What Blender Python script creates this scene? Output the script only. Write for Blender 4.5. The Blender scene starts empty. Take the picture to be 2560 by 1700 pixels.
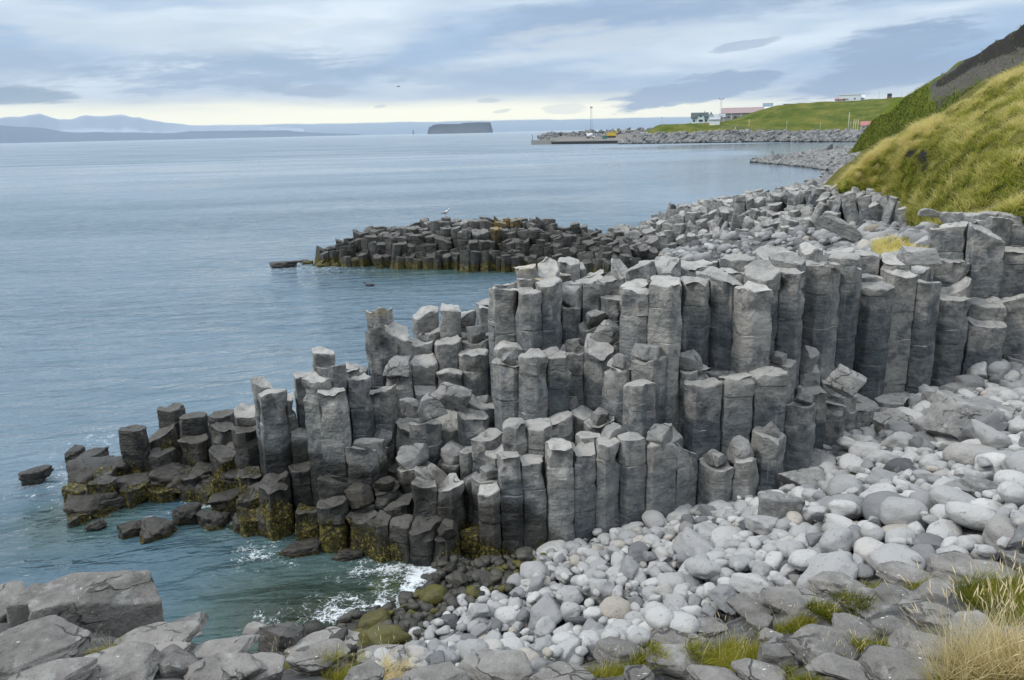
import bpy, bmesh, math, random
import numpy as np
from mathutils import Vector, Matrix

# ------------------------------------------------------------------ camera, light, sky
S = bpy.context.scene
R = math.radians
H = 8.0; F = 1971.0; TH = R(14.83); RO = R(1.30)          # eye height, focal length (photo pixels), pitch, roll
fw = np.array([0, math.cos(TH), -math.sin(TH)]); _r0 = np.array([1., 0, 0]); _u0 = np.array([0, math.sin(TH), math.cos(TH)])
rt = math.cos(RO)*_r0 - math.sin(RO)*_u0; up = math.cos(RO)*_u0 + math.sin(RO)*_r0
EYE = np.array([0, 0, H])
cam = bpy.data.cameras.new('camera'); cam_o = bpy.data.objects.new('camera', cam); S.collection.objects.link(cam_o)
cam.sensor_width = 36; cam.lens = 36*F/2560; cam.clip_start = 0.1; cam.clip_end = 60000
M3 = Matrix(((rt[0], up[0], -fw[0]), (rt[1], up[1], -fw[1]), (rt[2], up[2], -fw[2])))
cam_o.matrix_world = Matrix.Translation(Vector(EYE)) @ M3.to_4x4()
S.camera = cam_o
S.view_settings.view_transform = 'Standard'; S.view_settings.look = 'None'; S.view_settings.gamma = 1
S.view_settings.use_curve_mapping = False; S.view_settings.exposure = 0.38
S.cycles.use_denoising = True; S.cycles.max_bounces = 6; S.cycles.transparent_max_bounces = 8
S.cycles.volume_bounces = 0; S.cycles.diffuse_bounces = 3; S.cycles.glossy_bounces = 3
S.cycles.caustics_reflective = False; S.cycles.caustics_refractive = False

SUN_EL, SUN_AZ = R(46), R(-105)                             # elevation, azimuth from +Y towards +X
sun = bpy.data.lights.new('sun', 'SUN'); sun.energy = 1.5; sun.angle = R(14); sun.color = (1, .95, .88)
sun_o = bpy.data.objects.new('sun', sun); S.collection.objects.link(sun_o)
_sd = Vector((math.cos(SUN_EL)*math.sin(SUN_AZ), math.cos(SUN_EL)*math.cos(SUN_AZ), math.sin(SUN_EL)))
sun_o.rotation_euler = _sd.to_track_quat('Z', 'Y').to_euler()

class NT:
    """small node-tree writer"""
    def __init__(s, t): s.t = t; s.n = t.nodes; s.l = t.links
    def node(s, typ, **kw):
        n = s.n.new(typ)
        for k, v in kw.items():
            if k.startswith('i_'):
                s.put(n.inputs[k[2:].replace('_', ' ')], v)
            else: setattr(n, k, v)
        return n
    def put(s, sock, v):
        if isinstance(v, bpy.types.NodeSocket): s.l.new(v, sock)
        elif v is not None:
            if hasattr(sock, 'default_value') and isinstance(v, (tuple, list)) and len(v) == 3 and sock.type == 'RGBA': v = (*v, 1)
            sock.default_value = v
    def m(s, op, a, b=None, c=None, clamp=False):
        n = s.n.new('ShaderNodeMath'); n.operation = op; n.use_clamp = clamp
        for i, v in enumerate((a, b, c)):
            if v is not None: s.put(n.inputs[i], v)
        return n.outputs[0]
    def vm(s, op, a, b=None):
        n = s.n.new('ShaderNodeVectorMath'); n.operation = op
        s.put(n.inputs[0], a)
        if b is not None: s.put(n.inputs[1], b)
        return n.outputs[0]
    def mix(s, f, a, b, mode='MIX'):
        n = s.n.new('ShaderNodeMix'); n.data_type = 'RGBA'; n.blend_type = mode
        s.put(n.inputs[0], f); s.put(n.inputs[6], a); s.put(n.inputs[7], b); return n.outputs[2]
    def sm(s, v, a, b, lo=0., hi=1.):
        n = s.n.new('ShaderNodeMapRange'); n.interpolation_type = 'SMOOTHSTEP'
        for i, x in enumerate((v, a, b, lo, hi)): s.put(n.inputs[i], x)
        return n.outputs[0]
    def comb(s, x, y, z):
        n = s.n.new('ShaderNodeCombineXYZ')
        for i, v in enumerate((x, y, z)): s.put(n.inputs[i], v)
        return n.outputs[0]
    def noise(s, vec, scale, detail=3., rough=.5, dist=0.):
        n = s.n.new('ShaderNodeTexNoise'); s.put(n.inputs['Vector'], vec)
        for k, v in (('Scale', scale), ('Detail', detail), ('Roughness', rough), ('Distortion', dist)): s.put(n.inputs[k], v)
        return n.outputs[0]
    def ramp(s, f, stops):
        n = s.n.new('ShaderNodeValToRGB'); s.put(n.inputs[0], f); e = n.color_ramp.elements
        while len(e) < len(stops): e.new(.5)
        for el, (p, c) in zip(e, stops): el.position = p; el.color = (*c, 1)
        return n.outputs[0]
    def attr(s, name):
        n = s.n.new('ShaderNodeAttribute'); n.attribute_name = name; return n.outputs['Fac']

def build_world():
    w = bpy.data.worlds.new('World'); S.world = w; w.use_nodes = True
    t = NT(w.node_tree); w.node_tree.nodes.clear()
    out = t.node('ShaderNodeOutputWorld'); bg = t.node('ShaderNodeBackground'); t.l.new(bg.outputs[0], out.inputs[0])
    sky = t.node('ShaderNodeTexSky'); sky.sky_type = 'NISHITA'; sky.sun_disc = False
    sky.sun_elevation = SUN_EL; sky.sun_rotation = SUN_AZ; sky.dust_density = 2.0
    tc = t.node('ShaderNodeTexCoord'); d = t.vm('NORMALIZE', tc.outputs['Generated'])
    sp = t.node('ShaderNodeSeparateXYZ'); t.l.new(d, sp.inputs[0])
    az = t.m('ARCTAN2', sp.outputs[0], sp.outputs[1]); el = t.m('ARCSINE', sp.outputs[2])
    # broad cloud streaks, rising towards the right as in the photograph
    elt = t.m('SUBTRACT', el, t.m('MULTIPLY', az, .05))
    warp = t.noise(t.comb(t.m('MULTIPLY', az, 3.), t.m('MULTIPLY', el, 16.), 3.3), 1.2, 4, .55)
    v1 = t.comb(t.m('MULTIPLY', az, 2.1), t.m('ADD', t.m('MULTIPLY', elt, 13.), t.m('MULTIPLY', warp, .9)), 1.7)
    n1 = t.noise(v1, 1.45, 3, .45)
    v2 = t.comb(t.m('MULTIPLY', az, 5.), t.m('MULTIPLY', elt, 30.), 8.1)
    n2 = t.noise(v2, 1.3, 4, .5, .4)
    nn = t.m('ADD', t.m('MULTIPLY', n1, .80), t.m('MULTIPLY', n2, .20))
    BLUE, GREY, WHITE, CREAM = (.335, .465, .66), (.50, .62, .75), (.74, .83, .90), (1.45, 1.34, .93)
    cl = t.ramp(nn, [(.34, (.25, .37, .56)), (.44, (.34, .46, .63)), (.53, (.51, .61, .72)), (.62, (.68, .76, .84))])
    nlow = t.noise(t.comb(t.m('MULTIPLY', az, 4.), t.m('MULTIPLY', el, 40.), 5.), 1.3, 4, .5)
    # towards the horizon the deck thins and glows cream
    hz = t.m('MULTIPLY', t.sm(t.m('ADD', el, t.m('MULTIPLY', t.m('SUBTRACT', nlow, .5), .035)), .064, .026), t.sm(az, .62, -.1, .35, 1.))
    cl = t.mix(t.m('MULTIPLY', hz, .55), cl, (.74, .73, .67))
    gl = t.m('MULTIPLY', t.sm(t.m('ADD', el, t.m('MULTIPLY', t.m('SUBTRACT', nlow, .5), .022)), .047, .024), t.sm(az, .72, -.02, .3, 1.))
    cl = t.mix(t.m('MULTIPLY', gl, .92), cl, CREAM)
    def blob(cl, px, py, w, h, slope, strength, col, soft=.9):
        dv = fw*F + rt*(px-1280) - up*(py-850); dv = dv/np.linalg.norm(dv)
        a0 = math.atan2(dv[0], dv[1]); e0 = math.asin(dv[2])
        da = t.m('SUBTRACT', az, a0); de = t.m('SUBTRACT', t.m('SUBTRACT', el, e0), t.m('MULTIPLY', da, slope))
        u = t.m('DIVIDE', da, w/2/F*.9); v = t.m('DIVIDE', de, h/2/F)
        q = t.m('ADD', t.m('MULTIPLY', u, u), t.m('MULTIPLY', v, v))
        q = t.m('ADD', q, t.m('MULTIPLY', t.m('ADD', t.m('SUBTRACT', n3, .5), t.m('MULTIPLY', t.m('SUBTRACT', n4, .5), .55)), 3.6))
        return t.mix(t.sm(q, 1.3, 1.05-soft, 0., strength), cl, col)
    n3 = t.noise(t.comb(t.m('MULTIPLY', az, 9.), t.m('MULTIPLY', elt, 55.), 2.), 1.1, 7, .62, .5)
    n4 = t.noise(t.comb(t.m('MULTIPLY', az, 34.), t.m('MULTIPLY', elt, 190.), 4.), 1., 6, .6)
    DB = (.22, .31, .46)
    cl = blob(cl, 600, 178, 820, 120, .0, .85, (0.258, 0.365, 0.517), 1.1)
    cl = blob(cl, 1230, 190, 640, 70, .0, .6, (0.304, 0.403, 0.532), 1.1)
    cl = blob(cl, 40, 165, 420, 90, .0, .6, (0.274, 0.372, 0.509), 1.1)
    cl = blob(cl, 1700, 20, 1100, 90, .04, .8, (0.266, 0.357, 0.502), 1.2)
    cl = blob(cl, 1500, 100, 700, 80, .05, .7, (0.578, 0.638, 0.684), 1.2)
    cl = blob(cl, 500, 90, 900, 90, .02, .7, (0.562, 0.631, 0.684), 1.3)
    cl = blob(cl, 2250, 112, 330, 95, .16, .85, DB, .7)
    cl = blob(cl, 2190, 190, 430, 72, .16, .9, DB, .6)
    cl = blob(cl, 2290, 68, 180, 24, .03, .7, DB, .6)
    cl = blob(cl, 1745, 226, 420, 62, .13, .9, DB, .6)
    cl = blob(cl, 1925, 186, 70, 18, .02, .8, DB, .5)
    cl = blob(cl, 1415, 272, 120, 24, .0, .28, (0.274, 0.357, 0.494), .5)
    cl = blob(cl, 1865, 112, 170, 22, .14, .75, (0.319, 0.395, 0.517), .6)
    cl = blob(cl, 40, 240, 230, 40, -.02, .85, (0.182, 0.266, 0.365), .8)
    cl = blob(cl, 780, 225, 260, 26, -.06, .7, (0.304, 0.388, 0.502), .6)
    cl = blob(cl, 1225, 252, 60, 12, .0, .45, (0.274, 0.365, 0.471), .5)
    cl = blob(cl, 950, 266, 34, 8, .1, .4, (0.319, 0.395, 0.471), .5)
    cl = blob(cl, 1255, 278, 50, 8, .12, .4, (0.319, 0.395, 0.471), .5)
    # low cloud bank lying on the far horizon
    bank_n = t.noise(t.comb(t.m('MULTIPLY', az, 22.), t.m('MULTIPLY', el, 90.), 1.), 1., 5, .6)
    bt = t.m('ADD', t.m('ADD', .0125, t.m('MULTIPLY', t.m('SUBTRACT', bank_n, .5), .004)), t.m('MULTIPLY', az, -.004))
    bank = t.sm(t.m('SUBTRACT', el, bt), .0015, -.0006)
    cl = t.mix(bank, cl, t.mix(t.sm(el, .0, .016), (.26, .38, .52), (.37, .48, .61)))
    # overhead deck: the bright overcast that lights the place
    hi = t.ramp(n1, [(.35, (.85, .98, 1.17)), (.65, (1.6, 1.63, 1.66))])
    cl = t.mix(t.sm(el, .22, .75), cl, hi)
    skyc = t.mix(1., sky.outputs[0], (.09, .09, .09), 'MULTIPLY')
    col = t.mix(.90, skyc, cl)
    # below the horizon: dull sea grey
    col = t.mix(t.sm(el, -.002, -.02), col, (.10, .15, .19))
    t.l.new(col, bg.inputs[0]); bg.inputs[1].default_value = 1.0
build_world()

# ------------------------------------------------------------------ geometry helpers
def ray(px, py):
    d = fw*F + rt*(px-1280) - up*(py-850); return d/np.linalg.norm(d)
def at_z(px, py, z):
    d = ray(px, py); return EYE + d*((z-H)/d[2])
def at_r(px, py, r):
    d = ray(px, py); return EYE + d*(r/math.hypot(d[0], d[1]))
def proj(P):
    v = np.asarray(P, float) - EYE; f = v@fw
    return 1280 + F*(v@rt)/f, 850 - F*(v@up)/f

def _hash(a, b, c, s):
    n = (a*374761393 + b*668265263 + c*1442695041 + s*974634181) & 0xffffffff
    n = ((n ^ (n >> 13))*1274126177) & 0xffffffff
    n = ((n ^ (n >> 16))*2246822519) & 0xffffffff
    return (n ^ (n >> 15)).astype(np.float64)/2147483648. - 1.
def vnoise(p, s=0):
    p = np.asarray(p, float); i = np.floor(p).astype(np.int64); f = p - i
    f = f*f*f*(f*(f*6-15)+10); out = 0
    for dx in (0, 1):
        wx = f[:, 0] if dx else 1-f[:, 0]
        for dy in (0, 1):
            wy = f[:, 1] if dy else 1-f[:, 1]
            for dz in (0, 1):
                wz = f[:, 2] if dz else 1-f[:, 2]
                out = out + wx*wy*wz*_hash(i[:, 0]+dx, i[:, 1]+dy, i[:, 2]+dz, s)
    return out
def fbm(p, o=3, s=0, g=.5):
    a = 1.; r = 0; p = np.asarray(p, float)
    for k in range(o):
        r = r + a*vnoise(p, s+k*17); p = p*2.03 + 11.3; a *= g
    return r
def sstep(x, a, b):
    t = np.clip((x-a)/(b-a), 0, 1); return t*t*(3-2*t)

COL = S.collection
def tag(o, label=None, cat=None, group=None, kind=None):
    if label: o['label'] = label
    if cat: o['category'] = cat
    if group: o['group'] = group
    if kind: o['kind'] = kind
    return o
def empty(name, loc=(0, 0, 0), rz=0.):
    o = bpy.data.objects.new(name, None); COL.objects.link(o); o.location = loc; o.rotation_euler = (0, 0, rz); o.empty_display_size = .1
    return o
def mesh(name, V, faces, mats, attrs=None, parent=None, loc=None, smooth=True, sharp=None, midx=None):
    """V (n,3) array; faces: list of int arrays of shape (m,k)"""
    V = np.asarray(V, np.float32)
    if isinstance(faces, np.ndarray): faces = [faces]
    if loc is not None: V = V - np.asarray(loc, np.float32)
    me = bpy.data.meshes.new(name)
    faces = [np.asarray(f, np.int32) for f in faces if len(f)]
    me.vertices.add(len(V)); me.vertices.foreach_set('co', V.ravel())
    li = np.concatenate([f.ravel() for f in faces]); tot = np.concatenate([np.full(len(f), f.shape[1], np.int32) for f in faces])
    st = np.concatenate([[0], np.cumsum(tot)[:-1]]).astype(np.int32)
    me.loops.add(len(li)); me.loops.foreach_set('vertex_index', li)
    me.polygons.add(len(tot)); me.polygons.foreach_set('loop_start', st)
    try: me.polygons.foreach_set('loop_total', tot)
    except Exception: pass
    if midx is not None: me.polygons.foreach_set('material_index', np.asarray(midx, np.int32))
    me.polygons.foreach_set('use_smooth', np.full(len(tot), smooth, bool))
    for k, a in (attrs or {}).items():
        a = np.asarray(a, np.float32)
        at = me.attributes.new(k, 'FLOAT', 'POINT'); at.data.foreach_set('value', np.broadcast_to(a, (len(V),)).astype(np.float32).copy())
    me.update(calc_edges=True); me.validate()
    if sharp is not None: me.set_sharp_from_angle(angle=sharp)
    for m in (mats if isinstance(mats, (list, tuple)) else [mats]): me.materials.append(m)
    o = bpy.data.objects.new(name, me); COL.objects.link(o)
    if loc is not None: o.location = [float(x) for x in loc]
    if parent: o.parent = parent
    return o
class Soup:
    """collects many pieces for ONE mesh (only for uncountable stuff and for single parts)"""
    def __init__(s): s.V = []; s.F = {}; s.A = {}; s.n = 0
    def add(s, V, faces, **attrs):
        V = np.asarray(V, float); s.V.append(V)
        if isinstance(faces, np.ndarray): faces = [faces]
        for f in faces:
            f = np.asarray(f, np.int64)
            if len(f): s.F.setdefault(f.shape[1], []).append(f + s.n)
        for k, a in attrs.items(): s.A.setdefault(k, []).append(np.broadcast_to(np.asarray(a, float), (len(V),)))
        s.n += len(V)
    def build(s, name, mats, **kw):
        return mesh(name, np.concatenate(s.V), [np.concatenate(f) for f in s.F.values()], mats, {k: np.concatenate(a) for k, a in s.A.items()}, **kw)
_ico = {}
def ico(sub):
    if sub not in _ico:
        b = bmesh.new(); bmesh.ops.create_icosphere(b, subdivisions=sub, radius=1)
        _ico[sub] = (np.array([v.co[:] for v in b.verts]), np.array([[v.index for v in f.verts] for f in b.faces])); b.free()
    return _ico[sub]
def rotm(ax, ay, az):
    return np.array(Matrix.Rotation(az, 3, 'Z') @ Matrix.Rotation(ay, 3, 'Y') @ Matrix.Rotation(ax, 3, 'X'))
def block_shape(rng, sub=4, nside=6, p=22, tilt=.18, chamfer=4, rough=.03, freq=2.2):
    """angular rock within about a unit box: planes cut round a sphere, then weathered"""
    D, Fc = ico(sub); N = []; d = []
    for s in (1, -1):
        N.append((rng.normal(0, tilt), rng.normal(0, tilt), s)); d.append(rng.uniform(.85, 1.))
    a0 = rng.uniform(0, 6.28)
    if nside == 4: a0 = rng.uniform(-.16, .16)
    for k in range(nside):
        a = a0 + (k + rng.uniform(-.3, .3))*6.283/nside
        N.append((math.cos(a), math.sin(a), rng.normal(0, tilt))); d.append(rng.uniform(.8, 1.05))
    for k in range(chamfer):
        a = rng.uniform(0, 6.28); N.append((math.cos(a), math.sin(a), rng.uniform(.4, 1.3))); d.append(rng.uniform(.86, 1.08))
    N = np.array(N, float); N /= np.linalg.norm(N, axis=1)[:, None]; d = np.array(d)
    q = np.maximum(D@N.T, 0)/d
    r = (q**p).sum(1)**(-1/p)
    V = D*r[:, None]; o = rng.uniform(-50, 50, 3)
    V = V*(1 + rough*1.3*fbm(V*freq+o, 4, 5)[:, None]) + D*(rough*1.3*np.maximum(vnoise(V*freq*.9+o+7, 9), -.2))[:, None]
    # bedding ledges
    V[:, 2] += rough*.5*np.sin(V[:, 2]*9 + 2*vnoise(V*1.7+o, 3))
    return V, Fc
def cobble_shape(rng, sub=3, lump=.12):
    D, Fc = ico(sub); o = rng.uniform(-50, 50, 3)
    e = rng.uniform(2.0, 2.9); r = (np.abs(D)**e).sum(1)**(-1/e)
    V = D*r[:, None]*(1 + lump*fbm(D*1.1+o, 2, 3))[:, None]
    V = V*(1 + .02*fbm(D*5+o, 2, 4))[:, None]
    return V, Fc
# ------------------------------------------------------------------ materials
def new_mat(name):
    m = bpy.data.materials.new(name); m.use_nodes = True; t = NT(m.node_tree); t.n.clear()
    out = t.node('ShaderNodeOutputMaterial'); b = t.node('ShaderNodeBsdfPrincipled'); t.l.new(b.outputs[0], out.inputs[0])
    return m, t, b, out
def bump(t, b, h, strength, dist, under=None):
    n = t.node('ShaderNodeBump'); t.put(n.inputs['Strength'], strength); t.put(n.inputs['Distance'], dist); t.put(n.inputs['Height'], h)
    if under is not None: t.l.new(under, n.inputs['Normal'])
    if b is not None: t.l.new(n.outputs[0], b.inputs['Normal'])
    return n.outputs[0]
def pos(t):
    return t.node('ShaderNodeNewGeometry').outputs['Position']

def mat_basalt():
    m, t, b, _ = new_mat('basalt'); P = pos(t)
    tint, wet, weed, lich = t.attr('tint'), t.attr('wet'), t.attr('weed'), t.attr('lichen')
    big = t.noise(P, .9, 3, .55); mid = t.noise(P, 4.5, 5, .62); fine = t.noise(P, 38, 4, .65)
    streak = t.noise(t.vm('MULTIPLY', P, (1.3, 1.3, 7.)), 1.6, 4, .6)
    drip = t.noise(t.vm('MULTIPLY', P, (6., 6., .8)), 1.1, 3, .6)
    f = t.m('ADD', t.m('ADD', t.m('MULTIPLY', big, .34), t.m('MULTIPLY', mid, .30)), t.m('ADD', t.m('MULTIPLY', streak, .24), t.m('MULTIPLY', fine, .12)))
    f = t.m('ADD', f, t.m('MULTIPLY', tint, .10))
    c = t.ramp(f, [(.36, (.064, .074, .084)), (.46, (.138, .152, .160)), (.54, (.21, .219, .218)), (.64, (.33, .327, .307))])
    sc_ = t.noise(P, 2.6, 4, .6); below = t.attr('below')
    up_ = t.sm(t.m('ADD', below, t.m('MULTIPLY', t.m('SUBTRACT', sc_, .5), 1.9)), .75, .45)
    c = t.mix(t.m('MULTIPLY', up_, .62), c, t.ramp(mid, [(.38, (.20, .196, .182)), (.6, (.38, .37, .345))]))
    c = t.mix(t.m('MULTIPLY', t.sm(t.noise(P, 1.9, 5, .68), .50, .64), .65), c, (.062, .076, .092))
    pit = t.sm(t.noise(P, 9, 5, .7), .60, .68); c = t.mix(t.m('MULTIPLY', pit, .4), c, (.09, .095, .10))
    # greenish film and pale mineral runs
    c = t.mix(t.m('MULTIPLY', t.sm(t.noise(P, 1.35, 3, .6), .55, .72), .35), c, (.115, .15, .13))
    c = t.mix(t.m('MULTIPLY', t.sm(drip, .60, .74), .45), c, (.33, .338, .335))
    # upward faces lighter: bleached wear, plus skylight put into the colour
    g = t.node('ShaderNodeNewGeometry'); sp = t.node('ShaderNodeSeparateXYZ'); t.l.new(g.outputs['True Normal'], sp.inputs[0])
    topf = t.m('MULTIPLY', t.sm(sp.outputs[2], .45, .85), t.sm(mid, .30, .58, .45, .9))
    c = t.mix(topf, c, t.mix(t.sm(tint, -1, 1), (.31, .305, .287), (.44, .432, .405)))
    # lichen
    lm = t.m('MULTIPLY', lich, t.sm(t.noise(P, 5, 5, .65), .44, .56))
    c = t.mix(lm, c, (.40, .27, .055))
    wn = t.sm(t.m('ADD', wet, t.m('MULTIPLY', t.m('SUBTRACT', mid, .5), 1.1)), .25, .8)
    dark = t.mix(1., c, (.235, .23, .215), 'MULTIPLY'); c = t.mix(wn, c, dark)
    sn = t.noise(t.vm('MULTIPLY', P, (1., 1., .45)), 5., 6, .72)
    wd = t.sm(t.m('ADD', weed, t.m('MULTIPLY', t.m('SUBTRACT', sn, .5), 2.2)), .45, .75)
    wc = t.ramp(t.noise(P, 17, 5, .7), [(.36, (.014, .012, .006)), (.49, (.042, .036, .010)), (.58, (.17, .145, .026)), (.69, (.42, .37, .12))])
    c = t.mix(wd, c, wc)
    t.put(b.inputs['Base Color'], c)
    t.put(b.inputs['Roughness'], t.mix(wn, (.86,)*3, (.52,)*3)); b.inputs['Specular IOR Level'].default_value = .35
    vo = t.node('ShaderNodeTexVoronoi', feature='DISTANCE_TO_EDGE'); t.put(vo.inputs['Vector'], t.vm('ADD', t.vm('MULTIPLY', P, (1, 1, 2.1)), t.vm('SCALE', P))); vo.inputs['Scale'].default_value = .95
    cmask = t.sm(t.noise(P, 1.3, 3, .6), .50, .60)
    crack = t.sm(t.m('ADD', t.m('ADD', vo.outputs['Distance'], t.m('MULTIPLY', t.m('SUBTRACT', 1., cmask), .2)), t.m('MULTIPLY', t.m('SUBTRACT', mid, .5), .10)), 0., .035)
    n1 = bump(t, None, t.m('ADD', t.m('MULTIPLY', mid, .9), t.m('MULTIPLY', streak, .22)), 1., .11)
    n2 = bump(t, None, t.m('ADD', fine, t.m('MULTIPLY', t.noise(P, 120, 2, .5), .3)), .55, .018, n1)
    n3 = bump(t, None, t.m('MULTIPLY', sn, wd), 1., .08, n2)
    bump(t, b, crack, .5, .03, n3)
    # (colour of the open joints)
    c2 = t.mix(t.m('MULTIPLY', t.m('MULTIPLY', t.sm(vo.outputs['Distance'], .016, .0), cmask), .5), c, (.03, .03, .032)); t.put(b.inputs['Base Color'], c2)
    return m
def mat_rock(name, lo, hi, warm=0., lichen=True):
    m, t, b, _ = new_mat(name); P = pos(t); tint, wet, weed = t.attr('tint'), t.attr('wet'), t.attr('weed')
    big = t.noise(P, 1.6, 4, .6); mid = t.noise(P, 8, 5, .62); fine = t.noise(P, 70, 4, .7)
    f = t.m('ADD', t.m('ADD', t.m('MULTIPLY', big, .4), t.m('MULTIPLY', mid, .34)), t.m('MULTIPLY', fine, .26))
    f = t.m('ADD', f, t.m('MULTIPLY', tint, .06))
    mdl = tuple((a+b_)/2 for a, b_ in zip(lo, hi))
    c = t.ramp(f, [(.36, lo), (.5, mdl), (.64, hi)])
    if lichen:
        c = t.mix(t.m('MULTIPLY', t.sm(t.noise(P, 3.1, 5, .65), .56, .66), .5), c, (.36, .365, .35))
        c = t.mix(t.sm(t.noise(P, 23, 2, .4), .735, .76), c, (.62, .61, .57))
        c = t.mix(t.m('MULTIPLY', t.sm(t.noise(P, 2.2, 4, .7), .60, .72), .55), c, (.10, .102, .105))
    wn = t.sm(t.m('ADD', wet, t.m('MULTIPLY', t.m('SUBTRACT', mid, .5), .6)), .3, .7)
    c = t.mix(wn, c, t.mix(1., c, (.22, .205, .175), 'MULTIPLY'))
    wd = t.sm(t.m('ADD', weed, t.m('MULTIPLY', t.m('SUBTRACT', t.noise(P, 6, 5, .7), .5), 2.)), .45, .75)
    c = t.mix(wd, c, t.ramp(t.noise(P, 19, 5, .7), [(.36, (.016, .014, .006)), (.49, (.042, .036, .010)), (.60, (.14, .115, .022)), (.72, (.36, .31, .10))]))
    t.put(b.inputs['Base Color'], c); t.put(b.inputs['Roughness'], t.mix(wn, (.88,)*3, (.42,)*3)); b.inputs['Specular IOR Level'].default_value = .35
    n1 = bump(t, None, t.m('ADD', t.m('ADD', mid, t.m('MULTIPLY', big, .6)), t.m('MULTIPLY', t.noise(P, 18, 5, .7), .5)), .8, .05)
    n2 = bump(t, None, fine, .7, .012, n1)
    vo = t.node('ShaderNodeTexVoronoi', feature='DISTANCE_TO_EDGE'); t.put(vo.inputs['Vector'], t.vm('ADD', t.vm('MULTIPLY', P, (1., 1., 2.4)), t.node('ShaderNodeTexNoise', i_Vector=P, i_Scale=1.6, i_Detail=4.).outputs[1])); vo.inputs['Scale'].default_value = 1.7
    cm = t.sm(t.noise(P, 1.9, 3, .6), .47, .58); ck = t.m('MULTIPLY', t.sm(vo.outputs['Distance'], .035, .0), cm)
    t.put(b.inputs['Base Color'], t.mix(t.m('MULTIPLY', ck, .6), c, (.028, .028, .028)))
    n3 = bump(t, None, t.m('SUBTRACT', 1., ck), .9, .03, n2)
    bump(t, b, t.m('MULTIPLY', t.noise(P, 22, 4, .7), wd), 1., .06, n3)
    return m
def mat_cobble():
    m, t, b, _ = new_mat('cobble_stone'); P = pos(t); tint, wet, weed = t.attr('tint'), t.attr('wet'), t.attr('weed')
    mid = t.noise(P, 7, 5, .6); fine = t.noise(P, 60, 4, .7)
    c = t.ramp(t.m('ADD', t.m('MULTIPLY', tint, .5), .5), [(.0, (.085, .088, .092)), (.25, (.22, .225, .228)), (.6, (.37, .372, .366)), (1., (.50, .50, .485))])
    c = t.mix(t.m('MULTIPLY', t.sm(t.attr('warm'), .5, 1.), .5), c, (.40, .345, .265))
    c = t.mix(t.m('MULTIPLY', t.sm(mid, .56, .7), .5), c, (.25, .255, .26))
    c = t.mix(t.m('MULTIPLY', t.sm(t.noise(P, 14, 6, .72), .59, .66), .7), c, (.13, .135, .14))
    c = t.mix(t.m('MULTIPLY', t.sm(fine, .56, .72), .22), c, (.2, .2, .2))
    wn = t.sm(t.m('ADD', wet, t.m('MULTIPLY', t.m('SUBTRACT', mid, .5), .5)), .3, .7)
    c = t.mix(wn, c, t.mix(1., c, (.19, .185, .16), 'MULTIPLY'))
    c = t.mix(t.sm(t.m('ADD', weed, t.m('SUBTRACT', mid, .5)), .4, .8), c, (.09, .085, .02))
    t.put(b.inputs['Base Color'], c); t.put(b.inputs['Roughness'], t.mix(wn, (.9,)*3, (.38,)*3)); b.inputs['Specular IOR Level'].default_value = .3
    n1 = bump(t, None, t.m('ADD', mid, t.noise(P, 14, 6, .72)), .6, .035); bump(t, b, fine, .6, .009, n1)
    return m
def mat_ground():
    m, t, b, _ = new_mat('shore_ground'); P = pos(t); veg = t.attr('veg')
    n = t.noise(P, 6, 6, .7)
    c = t.ramp(n, [(.35, (.035, .036, .036)), (.55, (.10, .10, .096)), (.7, (.2, .2, .19))])
    c = t.mix(t.sm(t.m('ADD', veg, t.m('SUBTRACT', n, .5)), .4, .7), c, t.ramp(t.noise(P, 30, 4, .7), [(.35, (.03, .036, .008)), (.65, (.12, .115, .03))]))
    bed = t.sm(t.node('ShaderNodeSeparateXYZ', i_Vector=P).outputs[2], .05, -.15)
    vo = t.node('ShaderNodeTexVoronoi'); t.put(vo.inputs['Vector'], P); vo.inputs['Scale'].default_value = 2.3
    c2 = t.mix(t.sm(t.noise(P, .9, 4, .6), .42, .6), t.ramp(vo.outputs['Distance'], [(.1, (.17, .19, .15)), (.6, (.045, .055, .04))]), (.045, .045, .012))
    c = t.mix(bed, c, c2)
    t.put(b.inputs['Base Color'], c); b.inputs['Roughness'].default_value = .95
    bump(t, b, n, .8, .08); return m
def mat_grass(name, ramp, rough=.75):
    m, t, b, out = new_mat(name); P = pos(t); k, tint = t.attr('along'), t.attr('tint')
    big = t.noise(P, .35, 4, .6); n = t.noise(P, 2.3, 4, .6)
    f = t.m('ADD', t.m('ADD', t.m('MULTIPLY', big, .35), t.m('MULTIPLY', n, .5)), t.m('ADD', t.m('MULTIPLY', t.m('SUBTRACT', k, .35), .26), t.m('MULTIPLY', tint, .12)))
    c = t.ramp(f, ramp); t.put(b.inputs['Base Color'], c); b.inputs['Roughness'].default_value = rough
    b.inputs['Specular IOR Level'].default_value = .2
    tl = t.node('ShaderNodeBsdfTranslucent'); t.put(tl.inputs['Color'], c); mx = t.node('ShaderNodeMixShader'); mx.inputs[0].default_value = .38
    t.l.new(b.outputs[0], mx.inputs[1]); t.l.new(tl.outputs[0], mx.inputs[2]); t.l.new(mx.outputs[0], out.inputs[0])
    return m
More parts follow.
